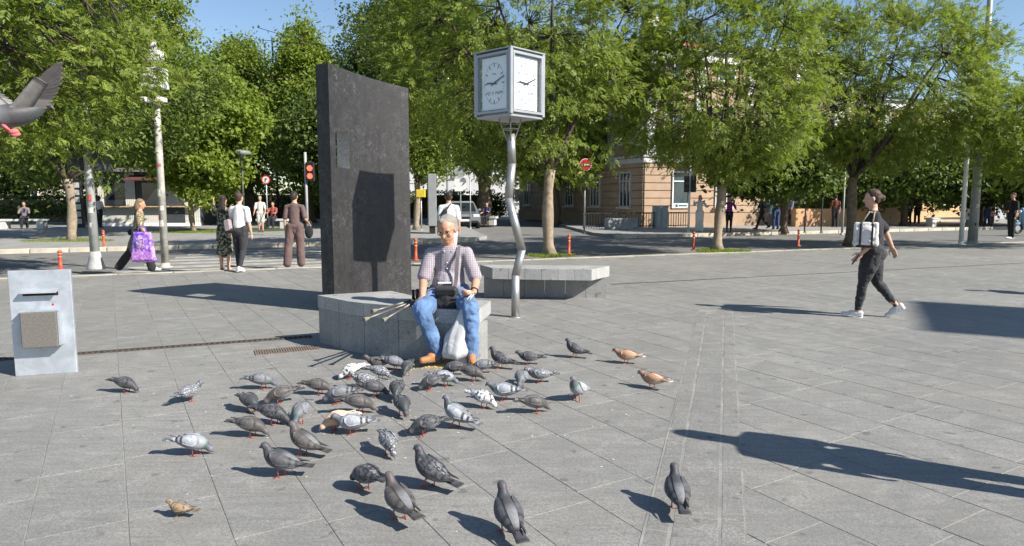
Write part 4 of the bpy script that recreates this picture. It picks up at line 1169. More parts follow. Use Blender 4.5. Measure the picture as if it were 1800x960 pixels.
FABRIC = {}
def fab(name, col, rough=.85, var=.14):
    if name not in FABRIC:
        m, nt, b = new_mat(name); c = coords(nt); n1 = noise(nt, 5, 4, c, .6, .6); n2 = noise(nt, 60, 2, c)
        a = mixc(nt, mapr(nt, n1, .3, .7), tuple(x * (1 - var) for x in col), tuple(min(1, x * (1 + var)) for x in col))
        nt.links.new(a, b.inputs['Base Color']); b.inputs['Roughness'].default_value = rough; b.inputs['Specular IOR Level'].default_value = .2
        b.inputs['Sheen Weight'].default_value = .15
        mp = N(nt, 'ShaderNodeMapping'); nt.links.new(c, mp.inputs[0]); mp.inputs['Scale'].default_value = (1, 1, .45)
        bump(nt, b, noise(nt, 16, 3, mp.outputs[0], .6, 1.0), .55, .02); FABRIC[name] = m
    return FABRIC[name]

def skeleton(H, legs, arms, lean=0.0, hipw=.088, shw=.178, headfwd=.02, twist=0.0, nod=0.0):
    """joints of a standing or walking figure facing +Y; legs/arms given left then right"""
    J = {}; th, shn = .245 * H, .24 * H; hz = .53 * H
    J['pelvis'] = np.array([0, 0, hz])
    up = np.array([0, math.sin(lean), math.cos(lean)])
    J['chest'] = J['pelvis'] + up * (.20 * H); J['neck'] = J['pelvis'] + up * (.305 * H)
    J['head'] = J['neck'] + np.array([0, headfwd + math.sin(lean) * .08, .095 * H])
    for s, nm, lg, ar in ((-1, 'L', legs[0], arms[0]), (1, 'R', legs[1], arms[1])):
        hip = J['pelvis'] + np.array([s * hipw * H / 1.7, 0, -.01]); a, k = R(lg[0]), R(lg[1]); sp = lg[2] if len(lg) > 2 else .0
        knee = hip + th * np.array([s * sp, math.sin(a), -math.cos(a)]); ank = knee + shn * np.array([s * sp * .4, math.sin(a - k), -math.cos(a - k)])
        J['hip' + nm], J['knee' + nm], J['ank' + nm] = hip, knee, ank; J['pitch' + nm] = lg[3] if len(lg) > 3 else 0
        ct, st = math.cos(twist), math.sin(twist)
        sh = J['neck'] + np.array([s * shw * H / 1.7 * ct, s * shw * H / 1.7 * st, -.035 * H])
        sw, ab, el = R(ar[0]), R(ar[1]), R(ar[2]); inn = ar[3] if len(ar) > 3 else 0.0
        e = sh + .172 * H * np.array([s * math.sin(ab), math.sin(sw) * math.cos(ab), -math.cos(sw) * math.cos(ab)])
        d = np.array([s * (math.sin(ab) * .5 - inn), math.sin(sw + el), -math.cos(sw + el)]); d /= np.linalg.norm(d)
        w = e + .15 * H * d
        J['sh' + nm], J['el' + nm], J['wr' + nm] = sh, e, w; J['hd' + nm] = d
    low = min(J['ankL'][2] - .055, J['ankR'][2] - .055, *(J['ank' + n][2] - .055 - .13 * math.sin(R(max(0, J['pitch' + n]))) for n in 'LR'))
    for k, v in J.items():
        if isinstance(v, np.ndarray) and not k.startswith('hd'): v[2] -= low
    return J

def hand(Bd, w, d, side, palm_n, scale=1.0, curl=.6, detail=True):
    """palm and five fingers, from the wrist w along d; palm_n is the direction the palm faces"""
    w = np.array(w, float); d = np.array(d, float); d /= np.linalg.norm(d)
    n = np.array(palm_n, float); n -= d * (n @ d); n /= np.linalg.norm(n); x = np.cross(d, n) * side
    s = scale
    if not detail:
        Bd.cap(w, .026 * s, w + d * .085 * s, .030 * s, (n, .55)); Bd.cap(w + d * .09 * s, .026 * s, w + d * .14 * s + n * .05 * s * curl, .017 * s, (n, .6))
        Bd.cap(w + d * .03 * s + x * .02 * s, .012 * s, w + d * .08 * s + x * .045 * s + n * .02, .010 * s); return
    Bd.cap(w, .026 * s, w + d * .03 * s, .030 * s, (n, .65)); Bd.cap(w + d * .03 * s, .036 * s, w + d * .078 * s, .038 * s, (n, .45))
    for k, (off, l) in enumerate(((.027, .070), (.0095, .080), (-.0085, .075), (-.025, .058))):
        p = w + d * .088 * s + x * off * s; a = .35 * curl
        for q in range(3):
            ln = l * s * (.42, .33, .25)[q]; dr = d * math.cos(a) + n * math.sin(a); p2 = p + dr * ln
            Bd.cap(p, (.0088 - .0008 * q) * s, p2, (.0080 - .0008 * q) * s); p = p2; a += curl * 1.0
    p = w + d * .025 * s + x * .026 * s; p2 = p + (d * .6 + x * .75 + n * .3) * .035 * s; p3 = p2 + (d * .85 + x * .2 + n * .45 * curl) * .032 * s; p4 = p3 + (d * .9 + n * .5 * curl) * .024 * s
    Bd.cap(p, .013 * s, p2, .011 * s); Bd.cap(p2, .0105 * s, p3, .0095 * s); Bd.cap(p3, .0095 * s, p4, .008 * s)

def head_parts(Bd, h, fwd, s=1.0, detail=True):
    """skull, jaw, nose, ears; h is the head centre, fwd the facing direction (unit, may be tilted)"""
    h = np.array(h, float); f = np.array(fwd, float); f /= np.linalg.norm(f)
    r = np.cross(f, (0, 0, 1)); r /= np.linalg.norm(r); u = np.cross(r, f)
    rot = np.stack([r, f, u], 1)
    Bd.ell(h + u * .025 * s - f * .008 * s, (.074 * s, .094 * s, .088 * s), rot=rot)
    Bd.ell(h + f * .020 * s - u * .035 * s, (.060 * s, .068 * s, .078 * s), rot=rot)
    Bd.ell(h + f * .058 * s - u * .085 * s, (.030 * s, .026 * s, .024 * s), rot=rot)
    if detail:
        Bd.cap(h + f * .085 * s + u * .008 * s, .010 * s, h + f * .105 * s - u * .022 * s, .0145 * s)
        for k in (-1, 1):
            Bd.ell(h + r * k * .076 * s - f * .004 * s - u * .008 * s, (.010 * s, .020 * s, .031 * s), rot=rot)
            Bd.ell(h + f * .072 * s + r * k * .032 * s + u * .028 * s, (.026 * s, .014 * s, .008 * s), rot=rot)
            Bd.ell(h + f * .062 * s + r * k * .038 * s - u * .018 * s, (.022 * s, .02 * s, .018 * s), rot=rot)
        Bd.ell(h + f * .081 * s - u * .052 * s, (.024 * s, .012 * s, .009 * s), rot=rot)
    return r, f, u

def figure(root, J, H, fit, vox=.016, detail=False, face=(0, 1, 0), build=1.0):
    """fit: dict with skin, top, bottom, shoes, hair materials and styles"""
    s = H / 1.7; bw = build
    Bd = Body(); f = np.array(face, float)
    r_, f_, u_ = head_parts(Bd, J['head'], f, s, True)
    Bd.cap(J['neck'] - np.array([0, 0, .03]), .056 * s, J['head'] - u_ * .045 * s - f_ * .01, .050 * s)
    Bd.cap(J['pelvis'] + np.array([0, 0, .0]), .10 * s * bw, J['chest'], .115 * s * bw, (f_ * np.array([1, 1, 0]) + 1e-6, .72))
    Bd.cap(J['chest'], .115 * s * bw, J['neck'] - np.array([0, 0, .05 * s]), .10 * s, (f_ * np.array([1, 1, 0]) + 1e-6, .7))
    for n, sg in (('L', -1), ('R', 1)):
        sh, e, w = J['sh' + n], J['el' + n], J['wr' + n]
        Bd.cap(J['neck'] - np.array([0, 0, .055 * s]), .046 * s, sh - np.array([0, 0, .018 * s]), .038 * s)
        Bd.chain([sh - np.array([0, 0, .018 * s]), (sh + e) / 2, e, e + (w - e) * .35, w], [.038 * s * bw, .042 * s * bw, .037 * s, .040 * s, .026 * s])
        d = J.get('hd' + n); d = (w - e) if d is None else d
        pn = J.get('pn' + n); pn = (np.array([-sg, .3, -.2]) if pn is None else pn)
        hand(Bd, w, d, J.get('sd' + n, sg), pn, s * 1.0, J.get('curl' + n, .55), detail)
        hp, kn, an = J['hip' + n], J['knee' + n], J['ank' + n]
        Bd.chain([hp, (hp + kn) / 2, kn, kn + (an - kn) * .33, an], [.088 * s * bw, .075 * s * bw, .054 * s, .055 * s, .036 * s])
        if fit.get('shoe_style') == 'bare' or fit.get('shoe_style') == 'sandal':
            ft = J.get('ft' + n, np.array([0, 1.0, 0])); Bd.cap(an + np.array([0, -.02, -.03]), .034 * s, an + ft * .13 * s + np.array([0, 0, -.045]), .026 * s)
    Bd.build('body', fit['skin'], root, vox if not detail else min(vox, .0078), 3 if not detail else 2)
    # --- top
    fl = f_ * np.array([1, 1, 0]); fl = fl / (np.linalg.norm(fl) + 1e-9)
    style = fit.get('top_style', 'short'); gap = .013 * s
    if style != 'none':
        T = Body(); hem = fit.get('hem', .02) * s
        dn = (J['pelvis'] - J['chest']); dn = dn / np.linalg.norm(dn)
        T.cap(J['pelvis'] + dn * hem, .122 * s * bw + gap, J['chest'] + dn * .06 * s, .126 * s * bw + gap, (fl, .74)); T.cap(J['chest'] + dn * .06 * s, .128 * s * bw + gap, J['neck'] - np.array([0, 0, .075 * s]), .105 * s + gap, (fl, .74))
        if fit.get('belly'): T.ell(J['chest'] * .45 + J['pelvis'] * .55 + fl * .055 * s, (.125 * s * bw, .12 * s * bw, .14 * s))
        if fit.get('bust'):
            for k in (-1, 1): T.ell(J['chest'] + fl * .075 * s + r_ * k * .07 * s, (.06 * s, .055 * s, .06 * s))
        T.cap(J['neck'] - np.array([0, 0, .05 * s]), .068 * s, J['neck'] - np.array([0, 0, .012 * s]), .062 * s)
        for n in 'LR':
            sh, e, w = J['sh' + n], J['el' + n], J['wr' + n]
            T.cap(J['neck'] - np.array([0, 0, .045 * s]), .056 * s, sh - np.array([0, 0, .008 * s]), .050 * s * bw + gap * .4)
            if style == 'short': T.cap(sh - np.array([0, 0, .008 * s]), .050 * s * bw + gap * .4, sh + (e - sh) * .84, .051 * s * bw + gap * 1.1)
            elif style == 'long': T.chain([sh, e, e + (w - e) * .93], [.058 * s * bw + gap * .5, .048 * s + gap * .6, .036 * s + gap * .5])
        T.build(fit.get('top_name', 'shirt'), fit['top'], root, vox, 3, (.012 * s, .11))
    # --- bottom
    bs = fit.get('bottom_style', 'trousers')
    if bs in ('trousers', 'leggings', 'wide', 'shorts'):
        T = Body(); g_ = {'trousers': .014, 'leggings': .006, 'wide': .024, 'shorts': .02}[bs] * s
        T.cap(J['hipL'] + np.array([0, 0, .02]), .098 * s * bw + g_ * .6, J['hipR'] + np.array([0, 0, .02]), .098 * s * bw + g_ * .6); T.cap(J['pelvis'] + np.array([0, 0, -.02]), .118 * s * bw, J['pelvis'] + (J['chest'] - J['pelvis']) * .32, .120 * s * bw, (fl, .76))
        if fit.get('seat'): T.ell(J['pelvis'] - fl * fit['seat'] * s - np.array([0, 0, .04]), (.135 * s * bw, .10 * s * bw, .115 * s))
        for n in 'LR':
            hp, kn, an = J['hip' + n], J['knee' + n], J['ank' + n]
            if bs == 'shorts': T.chain([hp, kn - (kn - hp) * .1], [.092 * s * bw + g_, .075 * s + g_])
            elif bs == 'wide': T.chain([hp, kn, an + (kn - an) * .02], [.092 * s * bw + g_, .072 * s + g_, .075 * s + g_])
            elif bs == 'leggings': T.chain([hp, (hp + kn) / 2, kn, kn + (an - kn) * .33, an + (kn - an) * .12], [.094 * s * bw + g_, .084 * s * bw + g_, .060 * s + g_, .058 * s + g_, .038 * s + g_])
            else: T.chain([hp, (hp + kn) / 2, kn, kn + (an - kn) * .4, an + (kn - an) * .06], [.092 * s * bw + g_, .080 * s * bw + g_, .062 * s + g_, .056 * s + g_, .054 * s + g_])
        T.build('trousers' if bs != 'shorts' else 'shorts', fit['bottom'], root, vox, 3, ((.026 if detail else .014) * s, .055 if detail else .09))
    elif bs in ('dress', 'skirt'):
        T = Body(); lo = (J['kneeL'] + J['kneeR']) / 2 + np.array([0, 0, fit.get('skirt_end', .0)]); w_ = fit.get('flare', .17) * s
        T.cap(J['pelvis'] + np.array([0, 0, .12]), .125 * s * bw, J['pelvis'], .155 * s * bw, (fl, .8)); T.cap(J['pelvis'], .155 * s * bw, lo + np.array([0, 0, .06]), w_, (fl, .8))
        T.cap(lo + np.array([-.07, 0, .02]), w_ * .62, lo + np.array([.07, 0, .02]), w_ * .62)
        T.build('skirt', fit['bottom'], root, vox, 3, (.02 * s, .09))
    # --- shoes
    if fit.get('shoe_style', 'shoe') == 'shoe':
        for n in 'LR':
            an = J['ank' + n]; ft = np.array(J.get('ft' + n, np.array([0, 1.0, 0]))); ft = ft / np.linalg.norm(ft); p = R(J.get('pitch' + n, 0))
            ftd = ft * math.cos(p) + np.array([0, 0, -math.sin(p)]); upv = np.array([0, 0, 1]) * math.cos(p) + ft * math.sin(p)
            T = Body(); heel = an - ftd * .035 * s - upv * .012; toe = an + ftd * .165 * s - upv * .030
            T.cap(heel - upv * .018 * s, .040 * s, toe, .031 * s); T.cap(heel + upv * .012, .040 * s, an + ftd * .08 * s - upv * .01, .036 * s)
            sh_ = T.build('shoe', fit['shoes'], root, .009 if detail else .014, 2)
            if fit.get('sole'):
                T = Body(); T.cap(heel - upv * .040 * s, .041 * s, toe - upv * .013 * s, .036 * s, (upv, .38)); so = T.build('sole', fit['sole'], root, .008 if detail else .013, 1); so.parent = sh_
    # --- hair
    hs = fit.get('hair_style', 'short')
    if hs != 'none':
        T = Body(); h = J['head']; rot = np.stack([r_, f_, u_], 1)
        T.ell(h + u_ * .042 * s - f_ * .022 * s, (.081 * s, .094 * s, .086 * s), rot=rot); T.ell(h - f_ * .045 * s + u_ * .005 * s, (.078 * s, .064 * s, .085 * s), rot=rot)
        if hs == 'long': T.cap(h - f_ * .06 * s, .078 * s, h - f_ * .085 * s - u_ * .22 * s, .085 * s, (fl, .6))
        if hs == 'bob': T.cap(h - f_ * .05 * s, .080 * s, h - f_ * .055 * s - u_ * .09 * s, .078 * s)
        if hs == 'bun': T.ell(h - f_ * .115 * s - u_ * .005 * s, .046 * s); T.ell(h - f_ * .085 * s + u_ * .0 * s, .05 * s)
        if hs == 'topknot': T.ell(h + u_ * .135 * s - f_ * .03 * s, .038 * s)
        T.build('hair', fit['hair'], root, .011 if detail else .014, 2, (.010, .03))
    return r_, f_, u_

def person(label, loc, heading, H, legs, arms, fit, group=None, **kw):
    skw = {k: kw.pop(k) for k in list(kw) if k in ('lean', 'twist', 'hipw', 'shw')}
    root = empty('person', (loc[0], loc[1], loc[2] if len(loc) > 2 else 0), R(heading - 90), label, 'person', group)
    J = skeleton(H, legs, arms, **skw)
    figure(root, J, H, fit, **kw)
    return root, J

HAIR_G = fab('grey_hair', (.25, .235, .21)); HAIR_D = fab('dark_hair', (.03, .022, .018), .5); HAIR_B = fab('brown_hair', (.06, .034, .021), .55); HAIR_L = fab('light_brown_hair', (.26, .18, .11), .6)
BLK = fab('black_cloth', (.022, .022, .025)); BLKL = fab('black_legging', (.03, .03, .034), .7); WHT = fab('white_cloth', (.74, .73, .72)); JEAN = fab('denim', (.105, .185, .34), .9, .4)
SHOEW = fab('white_shoe', (.68, .67, .64), .6); SHOEB = fab('dark_shoe', (.04, .035, .03), .6); TANSH = fab('tan_leather', (.40, .17, .065), .45)

# ---- the seated man feeding the pigeons
mo = Vector((-.60, 6.40, 0)); man = empty('person', tuple(mo), 0, 'elderly man in checked shirt and blue jeans sitting on the stone bench', 'person')
def w(x, y, z): return np.array([x + .60, y - 6.40, z])
J = dict(pelvis=w(-.595, 6.47, .60), chest=w(-.60, 6.44, .83), neck=w(-.60, 6.43, 1.055), head=w(-.605, 6.365, 1.215),
         hipR=w(-.69, 6.43, .58), hipL=w(-.50, 6.43, .58), kneeR=w(-.815, 6.04, .515), kneeL=w(-.370, 6.01, .53),
         ankR=w(-.665, 6.07, .10), ankL=w(-.365, 6.04, .10), shR=w(-.765, 6.44, 1.00), shL=w(-.43, 6.44, 1.00),
         elR=w(-.83, 6.36, .745), elL=w(-.335, 6.34, .745), wrR=w(-.815, 6.155, .625), wrL=w(-.345, 6.135, .66))
J['ftR'] = np.array([-.75, -.66, 0]); J['ftL'] = np.array([.12, -1, 0])
J['hdR'] = np.array([.1, -.75, -.65]); J['hdL'] = np.array([-.55, -.75, -.10])
J['pnR'] = np.array([0.2, .2, -1]); J['pnL'] = np.array([-.2, .3, 1.0]); J['sdR'] = -1; J['sdL'] = 1; J['curlR'] = .7; J['curlL'] = 1.0
CHECK = cloth_pattern('checked_shirt', [(.40, .37, .395), (.165, .13, .16), (.19, .155, .185)], 60, .85, 'check')
fit = dict(skin=SKIN2, top=CHECK, top_style='short', belly=True, hem=.02, bottom=JEAN, bottom_style='trousers', shoes=TANSH, sole=fab('tan_sole', (.16, .09, .05)), hair=HAIR_G, hair_style='none')
fa = np.array([-.22, -.86, -.40])
r_, f_, u_ = figure(man, J, 1.80, fit, .0095, True, fa, 1.07)
h = J['head']
rot = np.stack([r_, f_, u_], 1)
T = Body(); T.ell(h - f_ * .052 + u_ * .040, (.094, .084, .092), rot=rot); T.ell(h + u_ * .080 - f_ * .036, (.076, .086, .050), rot=rot); T.ell(h + u_ * .100 + f_ * .022 + r_ * .022, (.042, .040, .022), rot=rot)
for k in (-1, 1): T.ell(h + r_ * k * .076 - f_ * .035 + u_ * .005, (.02, .045, .05), rot=rot)
T.build('hair', HAIR_G, man, .009, 2, (.012, .03))
T = Body(); T.ell(h + f_ * .083 - u_ * .040, (.030, .012, .007), rot=rot); T.build('moustache', HAIR_G, man, .006, 1)
b = MB()
for k in (-1, 1):
    c = h + f_ * .098 + r_ * k * .034 + u_ * .012
    b.tube([Vector(c + r_ * math.cos(t) * .025 + u_ * math.sin(t) * .019) for t in np.linspace(0, 2 * math.pi, 17)], .0022, 5, False)
    b.tube([Vector(c + r_ * k * .025), Vector(h + r_ * k * .080 + f_ * .0 + u_ * .012)], .0022, 5)
b.tube([Vector(h + f_ * .098 + r_ * x + u_ * .018) for x in (-.010, 0, .010)], .002, 5)
b.build('glasses', M('glasses_metal', (.25, .2, .15), .3, .1, 5, metal=.8), man)
for k in (-1, 1):
    b = MB(); b.ball(Vector(h + f_ * .078 + r_ * k * .033 + u_ * .012), (.011, .011, .009)); b.build('eye', M('eye_dark', (.05, .04, .035), .2, .1, 5), man)
b = MB(); b.ball(Vector(h + f_ * .086 - u_ * .057), (.020, .006, .004)); b.build('lips', M('lip', (.42, .16, .13), .5, .05, 9), man)
# collar, belt, sock, watch strap
T = Body(); nb = J['neck']
for k in (-1, 1): T.cap(nb + np.array([k * .05, .02, .0]), .016, nb + np.array([k * .035, -.075, -.045]), .017)
T.cap(nb + np.array([-.05, .02, .005]), .016, nb + np.array([0, .055, .01]), .016); T.cap(nb + np.array([.05, .02, .005]), .016, nb + np.array([0, .055, .01]), .016)
T.build('collar', CHECK, man, .008, 2)
for n in 'LR':
    a = J['ank' + n]; T = Body(); T.cap(a + np.array([0, 0, -.02]), .045, a + np.array([0, .01, .045]), .046); T.build('sock', BLK, man, .01, 1)
wv = J['wrL'] + (J['elL'] - J['wrL']) * .10; b = MB(); dv = Vector(J['elL'] - J['wrL']).normalized(); ax, bx_, _ = basis(dv)
b.tube([Vector(wv) + ax * math.cos(t) * .033 + bx_ * math.sin(t) * .033 for t in np.linspace(0, 6.2832, 17)], .007, 6, False); b.build('watch', BLACK, man)
for x in (.0,):
    b = MB()
    for k in range(6): b.ball((w(-.605, 6.285 - .0 + .012 * k, .70 + .052 * k)), (.006, .004, .006))
    b.build('button', WHITE, man)
# shoulder bag with strap
pb = empty('shoulder_bag', (-.60, 6.22, 0), 0, 'black pouch bag on a shoulder strap in the seated man\'s lap', 'bag')
def bgp(x, y, z): return np.array([x + .60, y - 6.22, z])
T = Body(); T.cap(bgp(-.66, 6.20, .55), .055, bgp(-.66, 6.22, .655), .05); T.cap(bgp(-.54, 6.20, .55), .055, bgp(-.54, 6.22, .655), .05); T.ell(bgp(-.60, 6.20, .60), (.095, .062, .095)); T.cap(bgp(-.66, 6.20, .55), .055, bgp(-.54, 6.20, .55), .055); T.cap(bgp(-.66, 6.22, .655), .05, bgp(-.54, 6.22, .655), .05)
T.build('pouch', fab('black_bag', (.025, .025, .028), .6), pb, .009, 3)
b = MB(); b.box(Vector(bgp(-.60, 6.145, .655)), (.17, .02, .06), 0, R(12), 0, .006); b.build('flap', BLACK, pb)
b = MB()
sp_ = [bgp(-.53, 6.22, .68), bgp(-.515, 6.255, .76), bgp(-.51, 6.27, .86), bgp(-.505, 6.30, .96), bgp(-.50, 6.37, 1.045), bgp(-.50, 6.46, 1.065)]
V = []; F = []
for i, p in enumerate(sp_):
    for s in (-1, 1):
        V.append(tuple(p + np.array([s * .017, 0, 0]))); V.append(tuple(p + np.array([s * .017, -.005, .002])))
for i in range(len(sp_) - 1):
    k = i * 4; F += [(k + 1, k + 3, k + 7, k + 5), (k, k + 4, k + 6, k + 2), (k, k + 1, k + 5, k + 4), (k + 2, k + 6, k + 7, k + 3)]
b.add(V, F); b.build('strap', fab('grey_webbing', (.13, .12, .13)), pb)
b = MB(); b.box(Vector(bgp(-.62, 6.24, .728)), (.12, .05, .012), R(4), R(-15)); b.build('paper', WHITE, pb)
# white plastic bag between the knees, with a carton
bgm, nt_, bs_ = new_mat('thin_white_plastic'); bs_.inputs['Base Color'].default_value = (.70, .71, .72, 1); bs_.inputs['Roughness'].default_value = .3
nb_ = noise(nt_, 9, 4, coords(nt_), .6, 1.5); bump(nt_, bs_, nb_, .4, .02); nt_.links.new(mixc(nt_, mapr(nt_, nb_, .35, .65), (.58, .59, .61), (.76, .77, .78)), bs_.inputs['Base Color'])
tr_ = N(nt_, 'ShaderNodeBsdfTranslucent'); tr_.inputs[0].default_value = (.7, .7, .7, 1); mx_ = N(nt_, 'ShaderNodeMixShader'); mx_.inputs[0].default_value = .3
nt_.links.new(bs_.outputs[0], mx_.inputs[1]); nt_.links.new(tr_.outputs[0], mx_.inputs[2]); nt_.links.new(mx_.outputs[0], nt_.nodes['Material Output'].inputs[0])
wbg = empty('plastic_bag', (-.50, 5.99, 0), 0, 'crumpled white plastic bag hanging between the seated man\'s knees', 'bag')
V = []; F = []; NB, NR = 28, 12
for i in range(NR):
    t = i / (NR - 1); z = .56 - .47 * t; w_ = .018 + .105 * t ** .75 * (1 if t < .9 else 1 - 2.2 * (t - .9)); cx_ = .10 * (1 - t) ** 1.3 - .01
    for k in range(NB):
        a = 2 * math.pi * k / NB; fo = 1 + .16 * math.sin(5 * a + 3.1 * t) * (1 - .4 * t) + .08 * math.sin(9 * a - 5 * t) + .05 * math.sin(17 * a + 11 * t)
        sw = .035 * math.exp(-((a - 3.3) ** 2) / .05) * math.exp(-((t - .55) ** 2) / .02)
        V.append((cx_ + math.cos(a) * (w_ * fo + sw), math.sin(a) * w_ * .52 * fo + .03 * (1 - t), z + .012 * math.sin(3 * a + 2) * t))
for i in range(NR - 1):
    for k in range(NB): j_ = (k + 1) % NB; F.append((i * NB + k, i * NB + NB + k, i * NB + NB + j_, i * NB + j_))
F += [tuple(range(NB)), tuple(range(NR * NB - 1, (NR - 1) * NB - 1, -1))]
b = MB(); b.add(V, F, True); b.build('bag_body', bgm, wbg)
b = MB(); b.tube([(.10, .02, .55), (.13, .03, .62), (.16, .05, .655)], .006, 6); b.tube([(.085, .02, .55), (.10, .04, .61), (.14, .06, .65)], .006, 6); b.build('handle', bgm, wbg)
b = MB(); b.box((.0, 0, 0), (.105, .075, .17), bevel=.004); o = b.build('white_carton', WHITE, None, None, (-.46, 6.07, .086), (0, R(3), R(8))); tag(o, 'small white carton on the ground between the man\'s shoes', 'carton')
# crumbs in his hand
b = MB()
for k in range(9): b.box((random.uniform(-.02, .02), random.uniform(-.02, .02), random.uniform(-.004, .012)), (.022, .016, .012), random.uniform(0, 3), random.uniform(-.4, .4))
o = b.build('bread_piece', M('bread', (.66, .58, .42), .9, .15, 30), None, None, (-.395, 6.055, .672)); tag(o, 'torn piece of bread in the seated man\'s hand', 'bread')
# crutches resting on the bench
def crutch(label, tip, grip, name='crutch'):
    tip = Vector(tip); grip = Vector(grip); r_ = empty(name, tuple(tip), 0, label, 'crutch', 'crutches lying on the bench'); d = (grip - tip); l = d.length; d.normalize()
    a, b_, _ = basis(d)
    def q(t, u=0, v=0): return d * t + a * u + b_ * v
    b = MB(); b.tube([q(.03), q(l * .62)], .0105, 8); b.tube([q(l * .55), q(l + .06)], .0125, 8); b.build('shaft', M('crutch_alloy', (.16, .155, .14), .45, .1, 9, metal=.5), r_)
    b = MB(); b.tube([q(-.01), q(.0), q(.05), q(.06)], [.021, .021, .014, .013], 10); b.build('rubber_tip', M('beige_rubber', (.20, .18, .14), .8, .15, 10), r_)
    b = MB(); b.tube([q(l, 0, 0), q(l, 0, .10)], .015, 8); b.tube([q(l + .06), q(l + .20, 0, -.03)], .012, 8); b.build('handle', BLACK, r_)
    b = MB(); b.tube([q(l + .19, math.cos(t) * .045, -.03 + math.sin(t) * .045 + .04) for t in np.linspace(.5, 5.8, 12)], .011, 6); b.build('arm_cuff', BLACK, r_)
crutch('grey elbow crutch lying on the bench with its tip pointing left', G(649, 551, .50) + Vector((0, -.2, -.02)), Vector((-.90, 6.42, .545)))
crutch('grey elbow crutch lying lowest on the bench with its tip nearest the ground', G(678, 559, .46) + Vector((0, -.12, -.0)), Vector((-.88, 6.36, .56)))
crutch('thin walking stick lying between the two crutches', G(659, 544, .52) + Vector((0, -.1, 0)), Vector((-.94, 6.45, .54)), 'walking_stick')
# scattered corn
g = np.random.default_rng(5); n = 900; pc = np.array(G(790, 645)); a = g.normal(0, 1, (n, 2)) * np.array([.19, .07])
P_ = np.stack([pc[0] + a[:, 0], pc[1] + a[:, 1] + .05, np.full(n, .004)], 1); s_ = g.uniform(.003, .006, (n, 1, 1))
off_ = np.array([[-1, -1, -.6], [1, -1, -.6], [1, 1, -.6], [-1, 1, -.6], [0, 0, 1.0]])[None] * s_
V = (P_[:, None] + off_).reshape(-1, 3); base_ = np.arange(n)[:, None] * 5
F = np.vstack([base_ + np.array([[0, 1, 4]]), base_ + np.array([[1, 2, 4]]), base_ + np.array([[2, 3, 4]]), base_ + np.array([[3, 0, 4]])])
o = place('scattered_corn', np_mesh('scattered_corn', V, F), M('corn', (.55, .40, .14), .8, .2, 40)); tag(o, 'yellow corn scattered on the slabs before the man\'s shoes', 'corn', None, 'stuff')

n = 190; pc = np.array(G(640, 720)); a = g.normal(0, 1, (n, 2)) * np.array([1.0, .75]); ok = (pc[1] + a[:, 1]) > 2.9; a = a[ok]; n = len(a); K = 8
ang_ = np.linspace(0, 2 * math.pi, K, endpoint=False); rr_ = (g.uniform(.003, .010, (n, 1)) * g.uniform(.6, 1.3, (n, K)))
V = np.stack([pc[0] + a[:, :1] + np.cos(ang_) * rr_, pc[1] + a[:, 1:] + np.sin(ang_) * rr_, np.full((n, K), .0016)], 2); V[:, ::2, 2] += .0009
o = place('crumbs', np_mesh('crumbs', V.reshape(-1, 3), np.arange(n * K).reshape(n, K)), M('pale_crumb', (.60, .58, .52), .9, .3, 30)); tag(o, 'pale crumbs and droppings strewn over the slabs among the pigeons', 'crumbs', None, 'stuff')

# ---- woman in black walking to the left
fit = dict(skin=SKIN, top=BLK, top_style='short', hem=.03, bottom=BLKL, bottom_style='leggings', shoes=fab('grey_white_trainer', (.55, .55, .53), .7), sole=SHOEW, hair=HAIR_B, hair_style='bun', seat=.045)
pw_, Jw = person('woman in black walking left with a pale tote bag on her shoulder', tuple(G(1527, 557)), 156, 1.64, [(13, 6, 0, -4), (-11, 28, 0, 34)], [(-8, 10, 48, .0), (-40, 26, 16, 0)], fit, vox=.0105, detail=True, face=(-.1, .98, -.12), build=1.32, lean=.03)
fo_ = Matrix.Rotation(pw_.rotation_euler[2], 3, 'Z') @ Vector((0, .10, 0))
tb = empty('tote_bag', tuple(pw_.location + fo_), pw_.rotation_euler[2], 'pale tote bag with dark straps on the walking woman\'s shoulder', 'bag')
CANV = fab('pale_canvas', (.66, .63, .60)); zt = Jw['elL'][2] + .13
x0 = -.235; T = Body()
for y in (-.10, .10): T.cap((x0 - .04, y, zt - .19), .045, (x0 - .035, y * 1.15, zt + .05), .022)
T.cap((x0 - .04, -.10, zt - .19), .05, (x0 - .04, .10, zt - .19), .05); T.cap((x0 - .035, -.11, zt + .05), .024, (x0 - .035, .11, zt + .05), .024); T.ell((x0 - .04, 0, zt - .08), (.055, .12, .13))
T.build('bag_body', CANV, tb, .011, 2, (.012, .07))
for y in (-.065, .065):
    b = MB(); b.box((x0 - .092, y, zt - .08), (.012, .022, .27), 0, 0, R(-3)); b.build('strap_band', BLACK, tb)
b = MB(); b.tube([(x0 - .055, -.065, zt + .04), (-.235, -.085, zt + .20), (-.185, -.11, Jw['shL'][2] + .03), (-.14, -.10, Jw['shL'][2] + .062), (-.185, -.085, Jw['shL'][2] + .03), (-.245, -.03, zt + .20), (x0 - .055, .065, zt + .04)], .009, 6); b.build('handle', fab('tan_strap', (.34, .26, .17)), tb)
b = MB(); b.box((x0 - .04, 0, zt - .225), (.095, .22, .035), 0, 0, 0, .012); b.build('bag_base', fab('dark_brown_leather', (.06, .035, .025)), tb)
hw_ = Jw['wrL'] + Jw['hdL'] * .10
b = MB(); b.box(Vector(hw_), (.075, .012, .15), 0, R(30), 0, .004); o = b.build('phone', BLACK, None, None, tuple(pw_.matrix_basis.to_translation()), (0, 0, pw_.rotation_euler[2])); tag(o, 'dark phone in the walking woman\'s left hand', 'phone')

